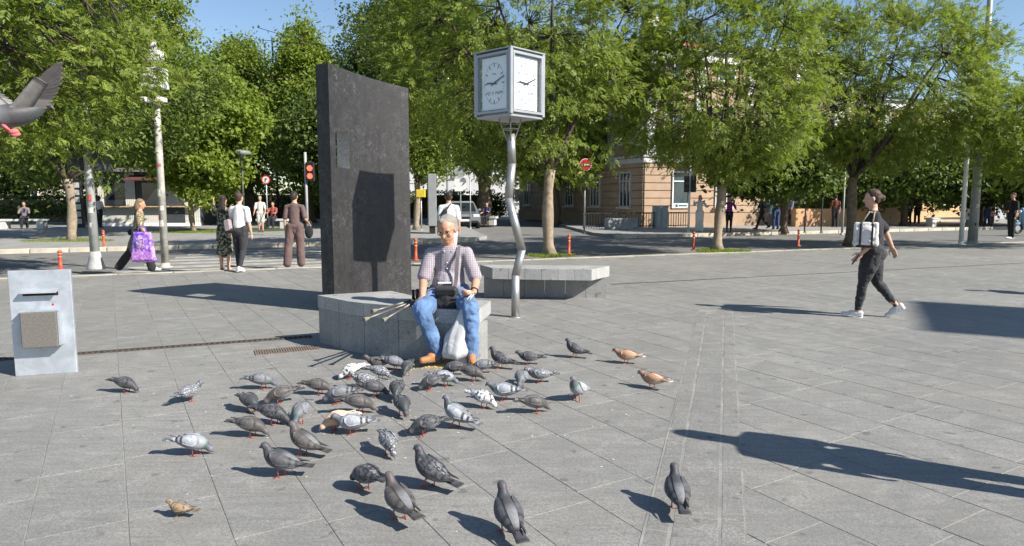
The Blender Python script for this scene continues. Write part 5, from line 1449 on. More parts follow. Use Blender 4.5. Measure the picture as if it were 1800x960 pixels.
# ---- group waiting at the crossing
FLOR = cloth_pattern('floral_print', [(.20, .16, .08), (.32, .26, .13), (.05, .045, .03), (.40, .34, .24)], 22)
fit = dict(skin=SKIN2, top=FLOR, top_style='short', hem=.09, bottom=BLK, bottom_style='wide', shoes=SHOEW, hair=fab('mixed_hair', (.20, .13, .08)), hair_style='bob')
pp, Jp = person('woman in a floral blouse striding with a big purple shopping bag', tuple(G(246, 477)), 20, 1.54, [(20, 6, .0, 0), (-22, 14, 0, 14)], [(-25, 28, 40, 0), (8, 10, 30, -.1)], fit, vox=.015, face=(0, 1, -.15), build=1.12, lean=.12)
hbp = empty('handbag', tuple(pp.location), pp.rotation_euler[2], 'dark handbag under the arm of the woman in the floral blouse', 'bag')
T = Body(); T.cap((-.24, -.16, Jp['pelvis'][2] + .02), .07, (-.24, .06, Jp['pelvis'][2] + .04), .07, ((1, 0, 0), .6)); T.cap((-.24, -.05, Jp['pelvis'][2] + .08), .05, (-.23, -.05, Jp['pelvis'][2] + .16), .03); T.build('bag_body', BLK, hbp, .014, 2)
b = MB(); b.tube([(-.24, -.12, Jp['pelvis'][2] + .08), (-.20, -.06, Jp['chest'][2] + .12), (-.15, -.02, Jp['shL'][2] + .06)], .010, 6); b.build('strap', BLACK, hbp)
PURP = cloth_pattern('purple_print', [(.22, .12, .55), (.36, .24, .66), (.18, .09, .48), (.55, .30, .60)], 7, .45)
q = G(266, 479); sbg = empty('shopping_bag', (q.x, q.y - .26, 0), R(-4), 'large purple shopping bag with a pink floral print', 'bag')
T = Body()
for x in (-.20, .2): T.cap((x * .98, 0, .30), .06, (x * .72, 0, .80), .045)
T.cap((-.2, 0, .30), .07, (.2, 0, .30), .07); T.cap((-.15, 0, .80), .045, (.15, 0, .80), .045); T.ell((0, 0, .55), (.19, .085, .27))
T.build('bag_body', PURP, sbg, .016, 3, (.03, .1))
b = MB(); b.box((.0, -.085, .62), (.16, .02, .20), 0, R(8), 0, .004); b.build('white_panel', cloth_pattern('panel_print', [(.6, .5, .62), (.5, .15, .3), (.25, .14, .55)], 18, .5), sbg)
b = MB(); b.box((.03, -.088, .37), (.42, .02, .16), 0, 0, R(-3), .004); b.build('pink_border', cloth_pattern('pink_print', [(.50, .20, .55), (.62, .38, .62), (.30, .14, .55)], 16, .5), sbg)
b = MB(); b.tube([(-.09, 0, .83), (-.06, 0, .93), (.06, 0, .93), (.09, 0, .83)], .014, 6); b.build('handle', fab('purple_strap', (.20, .11, .5)), sbg)
CAMO = cloth_pattern('camouflage_print', [(.045, .055, .035), (.14, .15, .09), (.015, .016, .014), (.30, .28, .22)], 13)
fit = dict(skin=SKIN, top=CAMO, top_style='long', hem=.05, bottom=CAMO, bottom_style='dress', skirt_end=-.06, flare=.19, shoe_style='sandal', hair=HAIR_D, hair_style='long')
person('woman in a green camouflage dress with one hand raised to her head', tuple(G(397, 474)), 88, 1.58, [(2, 3, .02), (-3, 3, .02)], [(70, 30, 95, .1), (5, 8, 60, .2)], fit, vox=.016, build=1.14)
fit = dict(skin=SKIN, top=WHT, top_style='short', hem=.03, bottom=BLKL, bottom_style='leggings', shoes=SHOEW, sole=SHOEW, hair=HAIR_B, hair_style='topknot', seat=.04)
p5, J5 = person('woman in white shirt and black leggings seen from behind, grey bag on her hip', tuple(G(425, 477)), 80, 1.64, [(4, 4, 0), (-8, 14, 0, 14)], [(20, 10, 80, .0), (2, 6, 10, 0)], fit, vox=.014, build=1.06)
sb5 = empty('shoulder_bag', tuple(p5.location), p5.rotation_euler[2], 'grey and black shoulder bag of the woman in the white shirt', 'bag')
b = MB(); b.box((-.20, .02, J5['pelvis'][2] + .08), (.14, .34, .24), 0, R(-6), R(-12), .02); b.build('bag_body', fab('mauve_bag', (.30, .24, .25)), sb5)
b = MB(); b.box((-.19, .02, J5['pelvis'][2] - .02), (.17, .35, .07), 0, R(-6), R(-12), .015); b.build('bag_base', BLK, sb5)
b = MB(); b.tube([(-.19, -.05, J5['pelvis'][2] + .2), (-.17, -.115, J5['chest'][2] + .1), (-.12, -.07, J5['shL'][2] + .075)], .012, 6); b.build('strap', fab('mauve_strap', (.18, .12, .12)), sb5)
fit = dict(skin=SKIN, top=fab('brown_mauve', (.13, .085, .08)), top_style='short', hem=.06, bottom=FABRIC['brown_mauve'], bottom_style='wide', shoes=SHOEW, hair=HAIR_D, hair_style='bun')
p6, J6 = person('woman in a plum brown top and wide trousers seen from behind', tuple(G(521, 467)), 92, 1.68, [(-3, 4, .16), (5, 3, .02)], [(0, 8, 8, 0), (-10, 14, 70, 0)], fit, vox=.015, build=.98)
hb = empty('handbag', tuple(p6.location), p6.rotation_euler[2], 'round black handbag on the arm of the woman in brown', 'bag')
T = Body(); c_ = J6['pelvis'] + np.array([.30, .02, -.12]); T.ell(c_, (.10, .06, .15)); T.build('bag_body', BLK, hb, .014, 2)
b = MB(); b.tube([Vector(c_ + np.array([math.cos(t) * .07, 0, .12 + math.sin(t) * .14])) for t in np.linspace(0, 3.14, 11)], .012, 6); b.build('handle', BLACK, hb)
# man with backpack behind the seated man
fit = dict(skin=SKIN2, top=fab('pale_grey_shirt', (.60, .60, .60)), top_style='short', hem=.05, bottom=fab('light_trousers', (.52, .52, .52)), bottom_style='trousers', shoes=SHOEB, hair=HAIR_D, hair_style='short')
p7, J7 = person('man in a pale shirt with a black sling bag standing behind the seated man', tuple(G(790, 470)), 100, 1.66, [(3, 3), (-6, 8, 0, 8)], [(5, 8, 20, 0), (-4, 8, 15, 0)], fit, vox=.016, build=1.12, lean=.05)
bp = empty('sling_bag', tuple(p7.location), p7.rotation_euler[2], 'black sling bag on the back of the man in the pale shirt', 'bag')
T = Body(); T.cap((-.15, -.15, J7['chest'][2] - .16), .085, (-.10, -.16, J7['chest'][2] + .02), .06, ((0, 1, 0), .6)); T.cap((-.10, -.16, J7['chest'][2] + .02), .022, (.03, -.12, J7['chest'][2] + .19), .018); T.build('bag_body', BLK, bp, .014, 2)

# ---- people farther away
def far(label, px, y, heading, H, legs, arms, fit, group='people beyond the road', **kw):
    q = base_at(px, y); return person(label, (q[0], q[1], .02), heading, H, legs, arms, fit, group, vox=.022, **kw)
ST_ = [(3, 3), (-3, 4)]; WK = [(24, 6, 0, -6), (-22, 22, 0, 22)]; A0 = [(4, 6, 10), (-4, 6, 10)]; AW = [(-22, 6, 12), (22, 6, 20)]
far('woman in a long white dress beside the traffic signal', 1229, 31, 265, 1.66, ST_, [(40, 20, 60), (60, 25, 70)], dict(skin=SKIN, top=WHT, bottom=WHT, bottom_style='wide', shoes=SHOEW, hair=HAIR_L, hair_style='long'))
far('person in a purple shirt shading the eyes right of the round ash tree', 1281, 31, 250, 1.62, ST_, [(20, 20, 60), (80, 50, 110)], dict(skin=SKIN2, top=fab('magenta', (.28, .04, .22)), bottom=BLK, bottom_style='leggings', shoes=SHOEB, hair=HAIR_B, hair_style='bob'))
pf, Jf = far('person in dark clothes striding left with a pale blue bag', 1338, 33.5, 185, 1.68, WK, AW, dict(skin=SKIN2, top=fab('navy', (.03, .04, .10)), bottom=BLK, shoes=SHOEB, hair=HAIR_D))
b = MB(); b.box((.0, 0, 0), (.12, .34, .42), 0, 0, R(12), .03); o = b.build('blue_bag', fab('pale_blue', (.36, .52, .64)), None, None, (pf.location.x + .28, pf.location.y - .16, 1.02), (0, 0, R(20))); tag(o, 'pale blue bag carried by the striding person', 'bag')
far('person in dark blue standing in the shade of the low tree', 1363, 33.5, 90, 1.72, ST_, [(30, 10, 80), (0, 6, 10)], dict(skin=SKIN2, top=fab('teal_dark', (.03, .05, .06)), bottom=fab('blue_trousers', (.04, .07, .16)), shoes=SHOEB, hair=HAIR_D))
far('man in a blue grey shirt walking past the peach town house', 1388, 37, 20, 1.74, WK, [(50, 20, 20), (-20, 6, 10)], dict(skin=SKIN2, top=fab('slate_blue', (.12, .15, .22)), bottom=BLK, shoes=SHOEW, hair=HAIR_D))
far('slim person in dark clothes before the planter hedge', 1467, 36, 80, 1.7, ST_, A0, dict(skin=SKIN2, top=fab('rust', (.14, .05, .03)), bottom=BLK, shoes=SHOEB, hair=HAIR_D))
far('old man in pale shirt and pale shorts beside the round sign', 459, 30.5, 280, 1.62, ST_, [(10, 10, 30), (10, 10, 30)], dict(skin=SKIN2, top=fab('cream', (.58, .56, .52)), bottom=fab('pale_shorts', (.52, .50, .46)), bottom_style='shorts', shoes=SHOEB, hair=HAIR_G))
far('person in a white top standing at the kiosk counter', 177, 35.5, 70, 1.66, ST_, [(20, 8, 40), (10, 6, 20)], dict(skin=SKIN2, top=fab('white_pink', (.62, .54, .52)), bottom=BLK, shoes=SHOEB, hair=HAIR_B, hair_style='bob'))
far('person in black beside the scooter at the right edge', 1776, 25.5, 190, 1.72, ST_, A0, dict(skin=SKIN2, top=BLK, bottom=BLK, shoes=SHOEW, hair=HAIR_D))
far('dark dressed person standing in front of the red poster stand', 1734, 38, 100, 1.7, ST_, A0, dict(skin=SKIN2, top=BLK, bottom=fab('blue_trousers', (.04, .07, .16)), shoes=SHOEB, hair=HAIR_D))
far('person in a white top standing in the deep shade right of the walking woman', 1596, 40, 100, 1.66, ST_, A0, dict(skin=SKIN2, top=WHT, bottom=BLK, shoes=SHOEB, hair=HAIR_B))
far('dark dressed person standing in the shade beside the person in white', 1611, 41, 80, 1.74, ST_, A0, dict(skin=SKIN2, top=DARK, bottom=BLK, shoes=SHOEB, hair=HAIR_D))
SIT = [(84, 84, .05), (84, 84, .05)]
def sitter(label, px, y, heading, zoff, fit, arms):
    q = base_at(px, y); r_, J_ = person(label, (q[0], q[1], zoff), heading, 1.68, SIT, arms, fit, 'people sitting far off', vox=.022); return r_
sitter('person sitting on the concrete park bench at far left', 45, 33.9, 300, .06, dict(skin=SKIN2, top=fab('mauve_grey', (.17, .15, .17)), bottom=BLK, shoes=SHOEB, hair=HAIR_B), [(40, 6, 50), (40, 6, 50)])
sitter('person in a red top sitting behind the round sign', 481, 34, 270, .06, dict(skin=SKIN2, top=fab('dull_red', (.30, .07, .06)), bottom=BLK, shoes=SHOEB, hair=HAIR_D), [(40, 6, 50), (40, 6, 50)])
sitter('dark dressed person sitting at the foot of the thick tree', 856, 38.6, 250, .02, dict(skin=SKIN2, top=fab('navy', (.03, .04, .10)), bottom=BLK, shoes=SHOEB, hair=HAIR_D), [(40, 6, 60), (30, 6, 50)])
q = base_at(481, 34.3); slab_bench('concrete seat under the person in the red top', (q[0], q[1], .02), 0, 1.6)
q = base_at(856, 38.9); slab_bench('concrete seat at the foot of the thick tree', (q[0], q[1], .02), R(-15), 1.2)
# two passers-by just outside the picture, whose shadows fall into it
person('passer by outside the right edge casting the long shadow on the slabs', (3.07, 3.22, 0), 157, 1.72, [(6, 4), (-6, 8)], [(4, 5, 12), (-4, 5, 14)], dict(skin=SKIN, top=BLK, bottom=JEAN, shoes=SHOEB, hair=HAIR_B, hair_style='bob'), vox=.02)
person('passer by outside the right edge casting the short distant shadow', (9.4, 10.2, 0), 170, 1.68, WK, AW, dict(skin=SKIN, top=WHT, bottom=JEAN, shoes=SHOEB, hair=HAIR_D), vox=.022)
# unseen block added outside the right edge, shaped to cast the broad shadow
tw = empty('shadow_block', (21.5, .6, 0), 0, 'unseen narrow block outside the right edge, added to cast the broad shadow', 'building')
CONC = M('tower_concrete', (.40, .39, .37), .9, .12, 1)
t0, t1 = Vector((19.8, -.34, 0)), Vector((21.02, 1.97, 0)); dt = (t1 - t0).normalized(); nt2 = Vector((dt.y, -dt.x, 0)); HTW = 12.9
b = WB(); b.prism([(p.x, p.y) for p in (t0, t1, t1 + nt2 * 3, t0 + nt2 * 3)], -.05, HTW); b.build('wall', CONC, tw)
for k in range(4):
    c = (t0 + t1) / 2; ra_ = math.atan2(dt.y, dt.x) + math.pi
    window(tw, lambda x, o, z, c=c, k=k: c + dt * x - nt2 * o + Vector((0, 0, 2 + k * 3 + z)), ra_, 1.0, 1.4, WHITE, PANE)

# ------------------------------------------------------------------ silver car
SILV = M('silver_paint', (.34, .36, .38), .3, .05, 3, metal=.6, coat=.6)
q = base_at(812, 38.5); car = empty('parked_car', (q[0], q[1], -.10), R(8), 'silver car parked in the side street behind the seated man', 'car')
prof = [(-2.1, .35), (-2.12, .62), (-2.0, .78), (-1.15, .92), (-.45, 1.40), (.35, 1.47), (1.25, 1.38), (1.85, .98), (2.08, .92), (2.12, .55), (2.05, .32)]
V = []; n = len(prof)
rows = [(.80, .0), (.85, .0), (.85, 1)]
def wid(z): return .84 if z < .95 else .84 - (z - .95) * .42
for sx in (-1, 1):
    for y, z in prof: V.append((sx * wid(z), y, z))
F = [tuple(range(n)), tuple(range(2 * n - 1, n - 1, -1))] + [(i, n + i, n + (i + 1) % n, (i + 1) % n) for i in range(n)]
b = MB(); b.add(V, F); b.build('body', SILV, car)
def quadp(b, p): b.add(p, [(0, 1, 2, 3)])
b = MB(); b.add([(-.70, -1.17, .945), (.70, -1.17, .945), (.60, -.50, 1.385), (-.60, -.50, 1.385), (-.70, -1.12, .92), (.70, -1.12, .92), (.6, -.45, 1.36), (-.6, -.45, 1.36)], [(0, 1, 2, 3), (7, 6, 5, 4), (0, 4, 5, 1), (1, 5, 6, 2), (2, 6, 7, 3), (3, 7, 4, 0)]); b.build('windscreen', GLASS, car)
for s in (-1, 1):
    b = MB(); P4 = [(s * .815, -.95, .98), (s * .815, 1.5, .98), (s * .69, 1.15, 1.33), (s * .68, -.40, 1.33)]; b.add(P4 + [(x - s * .03, y, z) for x, y, z in P4], [(0, 1, 2, 3), (7, 6, 5, 4), (0, 4, 5, 1), (1, 5, 6, 2), (2, 6, 7, 3), (3, 7, 4, 0)]); b.build('side_window', GLASS, car)
    b = MB(); b.box((s * .62, -2.07, .70), (.34, .10, .15), 0, 0, 0, .03); b.build('headlight', M('lamp_glass', (.70, .72, .74), .15, .05, 5), car)
    b = MB(); b.box((s * .93, -.72, 1.0), (.16, .10, .12), 0, 0, 0, .03); b.build('mirror', SILV, car)
    for y in (-1.35, 1.3):
        b = MB(); b.tube([(s * .66, y, .31), (s * .87, y, .31)], .31, 18); wl = b.build('wheel', BLACK, car)
        b = MB(); b.tube([(s * .86, y, .31), (s * .882, y, .31)], .19, 14); place('rim', b.mesh('rim'), STEEL, wl)
b = MB(); b.box((0, -2.11, .60), (.70, .05, .12)); b.build('grille', BLACK, car)
b = MB(); b.box((0, -2.13, .46), (.50, .02, .11)); b.build('number_plate', WHITE, car)
b = MB(); b.box((0, -2.08, .38), (1.5, .12, .14), 0, 0, 0, .03); b.build('bumper', BLACK, car)

# ------------------------------------------------------------------ blue scooter at the right edge
q = tp(1797, 411); scn = empty('scooter', (q[0] + .35, q[1], 0), R(185), 'light blue scooter parked at the right edge', 'scooter')
BLU = M('scooter_blue', (.16, .30, .46), .3, .06, 4, coat=.5)
for x in (.62, -.62):
    b = MB(); V = [Vector((x + math.cos(t) * .19, 0, .24 + math.sin(t) * .19)) for t in np.linspace(0, 6.2832, 25)]; b.tube(V, .055, 8, False); wl = b.build('wheel', BLACK, scn)
    b = MB(); b.tube([(x, -.03, .24), (x, .03, .24)], .12, 12); place('rim', b.mesh('rim'), STEEL, wl)
T = Body(); T.cap((-.7, 0, .62), .13, (-.05, 0, .58), .14); T.cap((-.6, 0, .45), .11, (-.1, 0, .34), .10); T.cap((-.05, 0, .30), .09, (.35, 0, .28), .08); T.build('body', BLU, scn, .02, 3)
T = Body(); T.cap((.38, 0, .32), .12, (.47, 0, .92), .15, ((1, 0, 0), .5)); T.cap((.47, 0, .9), .12, (.44, 0, 1.03), .10); T.build('front_shield', BLU, scn, .02, 3)
T = Body(); T.cap((.60, 0, .44), .08, (.74, 0, .40), .05); T.build('mudguard', BLU, scn, .02, 2)
b = MB(); b.tube([(.62, 0, .26), (.45, 0, .95)], .03, 8); b.build('fork', STEEL, scn)
T = Body(); T.cap((-.68, 0, .78), .11, (-.1, 0, .74), .12); T.build('seat', BLK, scn, .02, 3)
b = MB(); b.tube([(.38, -.36, 1.05), (.43, -.1, 1.03), (.43, .1, 1.03), (.38, .36, 1.05)], .018, 8); b.build('handlebar', BLACK, scn)
for s in (-1, 1):
    b = MB(); b.tube([(.42, s * .25, 1.04), (.44, s * .30, 1.22)], .008, 6); b.ball((.44, s * .31, 1.25), (.02, .06, .045)); b.build('mirror', BLACK, scn)
b = MB(); b.ball((.56, 0, .95), (.05, .09, .07)); b.build('headlight', M('lamp_glass', (.7, .72, .74), .15), scn)

# ------------------------------------------------------------------ pigeons
def loft(rings, n=12):
    """rings: (y, z, rx, rz) from tail to beak; returns verts, faces, zone"""
    V = []; F = []; Z = []; m = len(rings)
    for i, (y, z, rx, rz) in enumerate(rings):
        y0, z0 = rings[max(0, i - 1)][:2]; y1, z1 = rings[min(m - 1, i + 1)][:2]
        t = Vector((0, y1 - y0, z1 - z0)).normalized(); up = Vector((0, -t.z, t.y))
        for k in range(n):
            a = 2 * math.pi * k / n
            V.append(Vector((math.sin(a) * rx, y, z)) + up * (math.cos(a) * rz)); Z.append(i / (m - 1))
    for i in range(m - 1):
        for k in range(n): j = (k + 1) % n; F.append((i * n + k, i * n + j, i * n + n + j, i * n + n + k))
    F.append(tuple(range(n))); F.append(tuple(range(m * n - 1, (m - 1) * n - 1, -1)))
    return V, F, Z
SPINE = {
 'stand': [(-.125, .118, .012, .010), (-.10, .124, .036, .028), (-.055, .135, .055, .047), (-.01, .148, .064, .058), (.03, .162, .061, .060), (.058, .181, .050, .052), (.074, .204, .035, .038), (.080, .226, .0255, .028), (.085, .241, .0235, .025), (.092, .252, .0258, .0265), (.104, .256, .0235, .0225), (.114, .253, .013, .013), (.117, .252, .004, .005)],
 'walk': [(-.128, .135, .012, .010), (-.10, .137, .036, .028), (-.055, .140, .055, .047), (-.01, .143, .064, .058), (.035, .146, .060, .058), (.068, .155, .047, .047), (.090, .168, .032, .033), (.104, .182, .0248, .0255), (.114, .192, .0235, .0245), (.125, .200, .0258, .0262), (.138, .200, .0228, .0222), (.149, .195, .012, .0125), (.153, .192, .004, .005)],
 'peck': [(-.130, .170, .012, .010), (-.103, .163, .036, .028), (-.058, .150, .055, .048), (-.012, .137, .064, .060), (.033, .123, .060, .058), (.066, .104, .046, .046), (.087, .083, .031, .032), (.098, .066, .0248, .026), (.105, .054, .0238, .0245), (.113, .043, .0258, .0262), (.122, .033, .0222, .022), (.129, .025, .012, .0125), (.133, .022, .004, .005)],
 'fly': [(-.125, .0, .012, .010), (-.10, .002, .036, .026), (-.055, .006, .052, .042), (-.01, .008, .058, .048), (.03, .010, .056, .047), (.065, .015, .045, .040), (.090, .024, .034, .033), (.106, .033, .027, .028), (.118, .041, .0235, .0245), (.129, .045, .022, .0225), (.140, .044, .0185, .0185), (.149, .040, .011, .012), (.153, .037, .004, .005)],
}
def mesh_with_zone(name, V, F, Z):
    me = bpy.data.meshes.new(name); me.from_pydata([tuple(v) for v in V], [], F); me.polygons.foreach_set('use_smooth', [True] * len(F))
    at = me.attributes.new('zone', 'FLOAT', 'POINT'); at.data.foreach_set('value', Z); me.materials.append(None); me.update(); return me
def subdivided(me):
    o = bpy.data.objects.new('t', me); TMP.collection.objects.link(o); m_ = o.modifiers.new('s', 'SUBSURF'); m_.levels = 1
    TMP.view_layers[0].update(); out = bpy.data.meshes.new_from_object(o.evaluated_get(TMP.view_layers[0].depsgraph)); out.name = me.name; bpy.data.objects.remove(o); return out
def bird_meshes(pose):
    sp = SPINE[pose]; dz_ = {'stand': .044, 'walk': .050, 'peck': .0, 'fly': 0}[pose]; sp = [(y, z - dz_ - (.048 * (1 - i / 9) if pose == 'peck' and i < 9 else 0), a, b) for i, (y, z, a, b) in enumerate(sp)]; M_ = {}
    V, F, Z = loft(sp); M_['body'] = subdivided(mesh_with_zone('body', V, F, Z))
    def at(y):  # body ring at y
        for i in range(len(sp) - 1):
            if sp[i][0] <= y <= sp[i + 1][0]:
                f = (y - sp[i][0]) / (sp[i + 1][0] - sp[i][0]); return [sp[i][k] * (1 - f) + sp[i + 1][k] * f for k in range(4)]
        return list(sp[0]) if y < sp[0][0] else list(sp[-1])
    tz = sp[0][1]; slope = (sp[2][1] - sp[0][1]) / (sp[2][0] - sp[0][0])
    for nm, s in (('wl', -1), ('wr', 1)):
        V = []; F = []; Z = []; ni, nj = 13, 7
        for layer in (0, 1):
            for i in range(ni):
                t = i / (ni - 1); y = .052 - .222 * t
                rg = at(max(y, sp[1][0])); cz = rg[1] if y > sp[1][0] else sp[1][1] + slope * (y - sp[1][0])
                wr = max(rg[2], .030 - .012 * max(0, (t - .6) / .4)); hr = max(rg[3], .022 - .006 * max(0, (t - .6) / .4))
                a0 = R(18 + 18 * t); a1 = R(104 - 46 * t ** 2)
                if t > .8: a1 = a0 + (a1 - a0) * (1 - .75 * (t - .8) / .2)
                if t < .12: k_ = t / .12; m0 = R(62); a0 = m0 + (a0 - m0) * (.35 + .65 * k_); a1 = m0 + (a1 - m0) * (.35 + .65 * k_)
                for j in range(nj):
                    a = a0 + (a1 - a0) * j / (nj - 1); edge = min(1, 4 * min(j, nj - 1 - j) / (nj - 1) + .0)
                    o_ = (.0035 + .0065 * edge * math.sin(math.pi * min(1, t * 1.15 + .05)) if layer == 0 else -.004)
                    V.append((s * (wr + o_) * math.sin(a), y, cz + (hr + o_) * math.cos(a))); Z.append(t)
        N_ = ni * nj
        for i in range(ni - 1):
            for j in range(nj - 1):
                q = i * nj + j; f = (q, q + 1, q + nj + 1, q + nj); F.append(f if s < 0 else f[::-1]); f2 = tuple(N_ + x for x in f); F.append(f2[::-1] if s < 0 else f2)
        rim = [i * nj for i in range(ni)] + [(ni - 1) * nj + j for j in range(1, nj)] + [i * nj + nj - 1 for i in range(ni - 2, -1, -1)] + [j for j in range(nj - 2, 0, -1)]
        for k in range(len(rim)): a, b_ = rim[k], rim[(k + 1) % len(rim)]; F.append((a, b_, N_ + b_, N_ + a) if s > 0 else (b_, a, N_ + a, N_ + b_))
        M_[nm] = mesh_with_zone('wing', V, F, Z)
    # tail
    V = []; F = []; Z = []
    y0, z0 = sp[1][0] + .01, sp[1][1] + .006
    sl = slope * .8
    for i, (dy, hw, th) in enumerate(((0, .024, .012), (.03, .026, .009), (.07, .030, .006), (.105, .034, .004), (.112, .030, .003))):
        for (x, zz_) in ((-1, -.6), (-.5, .0), (.5, .0), (1, -.6), (1, -1.3), (-1, -1.3)): V.append((x * hw, y0 - dy, z0 - sl * dy + zz_ * th)); Z.append(dy / .112)
    for i in range(4):
        for k in range(6): j = (k + 1) % 6; F.append((i * 6 + k, i * 6 + j, i * 6 + 6 + j, i * 6 + 6 + k)[::-1])
    F.append(tuple(range(6))); F.append(tuple(range(29, 23, -1)))
    M_['tail'] = mesh_with_zone('tail', V, F, Z)
    # beak
    e, e2 = sp[-1], sp[-3]; d = Vector((0, e[0] - e2[0], e[1] - e2[1] - (.012 if pose != 'peck' else 0))).normalized()
    p = Vector((0, sp[-2][0], sp[-2][1])); bk = MB(); bk.tube([p - d * .004, p + d * .008, p + d * .017, p + d * .022], [.0075, .0055, .0035, .001], 8); M_['beak'] = bk.mesh('beak')
    eb = MB(); hd = sp[-4]
    for s in (-1, 1): eb.ball((s * .0195, hd[0] + .005, hd[1] + .004), (.003, .0045, .0045), 8, 6)
    M_['eyes'] = eb.mesh('eyes')
    if pose != 'fly':
        for nm, s, fw in (('ll', -1, .014), ('lr', 1, -.012)):
            lb = MB(); y = .004; zt = at(y)[1] - at(y)[3] + .02
            lb.tube([(s * .024, y - .004, zt), (s * .024, y + .004 + fw, .045), (s * .024, y + fw, .006)], [.010, .0042, .0036], 7)
            for a in (-32, 0, 32): lb.tube([(s * .024, y + fw, .005), (s * .024 + math.sin(R(a)) * .034, y + fw + math.cos(R(a)) * .034, .0035)], [.0036, .0022], 5)
            lb.tube([(s * .024, y + fw, .005), (s * .022, y + fw - .016, .0035)], [.0033, .002], 5); M_[nm] = lb.mesh('leg')
    else:
        fb = MB()
        for s in (-1, 1): fb.tube([(s * .02, -.02, -.03), (s * .02, .0, -.055)], [.008, .004], 6); fb.ball((s * .02, .012, -.06), (.008, .018, .010))
        M_['feet'] = fb.mesh('feet')
    return M_

def bird_mat(name, kind, back, neck, head, bar=None, speck=None, tip=None, rump=(.17, .175, .185)):
    m, nt, b = new_mat(name)
    z = N(nt, 'ShaderNodeAttribute'); z.attribute_name = 'zone'; zf = z.outputs['Fac']
    oi = N(nt, 'ShaderNodeObjectInfo'); c = coords(nt)
    off = N(nt, 'ShaderNodeVectorMath', operation='ADD'); nt.links.new(c, off.inputs[0])
    mu = N(nt, 'ShaderNodeMath', operation='MULTIPLY'); nt.links.new(oi.outputs['Random'], mu.inputs[0]); mu.inputs[1].default_value = 37.0
    cb_ = N(nt, 'ShaderNodeCombineXYZ'); nt.links.new(mu.outputs[0], cb_.inputs[0]); nt.links.new(mu.outputs[0], cb_.inputs[1]); nt.links.new(cb_.outputs[0], off.inputs[1]); v = off.outputs[0]
    n1 = noise(nt, 40, 3, v); n2 = noise(nt, 85, 3, v, .6)
    if kind == 'body':
        lp = N(nt, 'ShaderNodeLayerWeight'); lp.inputs[0].default_value = .45
        ir = mixc(nt, mapr(nt, n1, .4, .6), neck[0], neck[1])
        a = ramp(nt, zf, [(0, tuple(x * .8 for x in back)), (.10, rump), (.20, rump), (.30, back), (.44, tuple(x * .9 for x in back)), (.50, neck[0]), (.66, neck[1]), (.74, head), (1, head)])
        a = mixc(nt, mapr(nt, n2, .45, .7, 0, .3), a, tuple(x * .55 for x in back))
    elif kind == 'wing':
        a = mixc(nt, mapr(nt, n2, .4, .66, 0, .35), back, tuple(x * .6 for x in back))
        # rows of feather edges
        mp = N(nt, 'ShaderNodeMapping'); nt.links.new(c, mp.inputs[0]); mp.inputs['Scale'].default_value = (1, 55, 80)
        vo = N(nt, 'ShaderNodeTexVoronoi'); vo.inputs['Scale'].default_value = 1.0; nt.links.new(mp.outputs[0], vo.inputs[0])
        a = mixc(nt, mapr(nt, vo.outputs['Distance'], .35, .8, 0, .55), a, tuple(min(1, x * 1.7) for x in back))
        if bar:
            for lo, hi in ((.50, .575), (.66, .74)):
                m1 = mapr(nt, zf, lo - .012, lo + .012); m2 = mapr(nt, zf, hi - .012, hi + .012, 1, 0)
                mm = N(nt, 'ShaderNodeMath', operation='MULTIPLY'); nt.links.new(m1, mm.inputs[0]); nt.links.new(m2, mm.inputs[1]); a = mixc(nt, mm.outputs[0], a, bar)
        a = mixc(nt, mapr(nt, zf, .78, .92), a, tip or tuple(x * .45 for x in back))
    else:
        a = mixc(nt, mapr(nt, zf, .72, .82), tuple(x * .9 for x in back), tip or tuple(x * .4 for x in back))
    if speck:
        s2 = noise(nt, speck[1], 2, v, .5)
        a = mixc(nt, mapr(nt, s2, speck[2], speck[2] + .05), a, speck[0])
    nt.links.new(a, b.inputs['Base Color']); b.inputs['Roughness'].default_value = .55; b.inputs['Specular IOR Level'].default_value = .35; b.inputs['Sheen Weight'].default_value = .1
    bump(nt, b, n2, .25, .004)
    return m
GP = ((.05, .11, .085), (.12, .07, .13))
PLUM = {
 'dark': dict(bar=(.030, .030, .034), back=(.058, .058, .064), neck=((.045, .06, .06), (.065, .05, .07)), head=(.075, .075, .082), tip=(.03, .03, .034)),
 'brownish': dict(bar=(.050, .044, .042), back=(.075, .068, .065), neck=((.08, .07, .065), (.10, .08, .08)), head=(.11, .10, .10), tip=(.045, .038, .036)),
 'checker': dict(bar=(.022, .022, .026), back=(.068, .070, .076), neck=((.04, .07, .06), (.08, .05, .09)), head=(.07, .075, .085), tip=(.03, .03, .035), speck=((.03, .03, .034), 60, .50)),
 'bluebar': dict(back=(.27, .285, .31), neck=GP, head=(.13, .145, .17), tip=(.10, .105, .12), bar=(.035, .035, .04)),
 'greybar': dict(back=(.15, .155, .168), neck=GP, head=(.11, .12, .14), tip=(.06, .06, .07), bar=(.03, .03, .034)),
 'speckled': dict(back=(.11, .114, .128), neck=((.05, .06, .06), (.09, .07, .10)), head=(.11, .115, .13), tip=(.05, .05, .06), speck=((.42, .43, .44), 75, .56)),
 'white': dict(back=(.62, .61, .59), neck=((.50, .49, .47), (.60, .58, .56)), head=(.60, .59, .57), tip=(.55, .54, .52), speck=((.06, .06, .065), 38, .56)),
 'red': dict(back=(.36, .20, .12), neck=((.20, .12, .09), (.26, .15, .10)), head=(.16, .10, .08), tip=(.56, .50, .44), rump=(.5, .42, .36)),
 'cream': dict(back=(.56, .36, .24), neck=((.48, .30, .20), (.5, .34, .24)), head=(.5, .34, .25), tip=(.66, .58, .50), rump=(.6, .5, .42)),
}
PM = {}
for k, d in PLUM.items():
    PM[k] = {p: bird_mat('pigeon_%s_%s' % (k, p), p, **d) for p in ('body', 'wing', 'tail')}
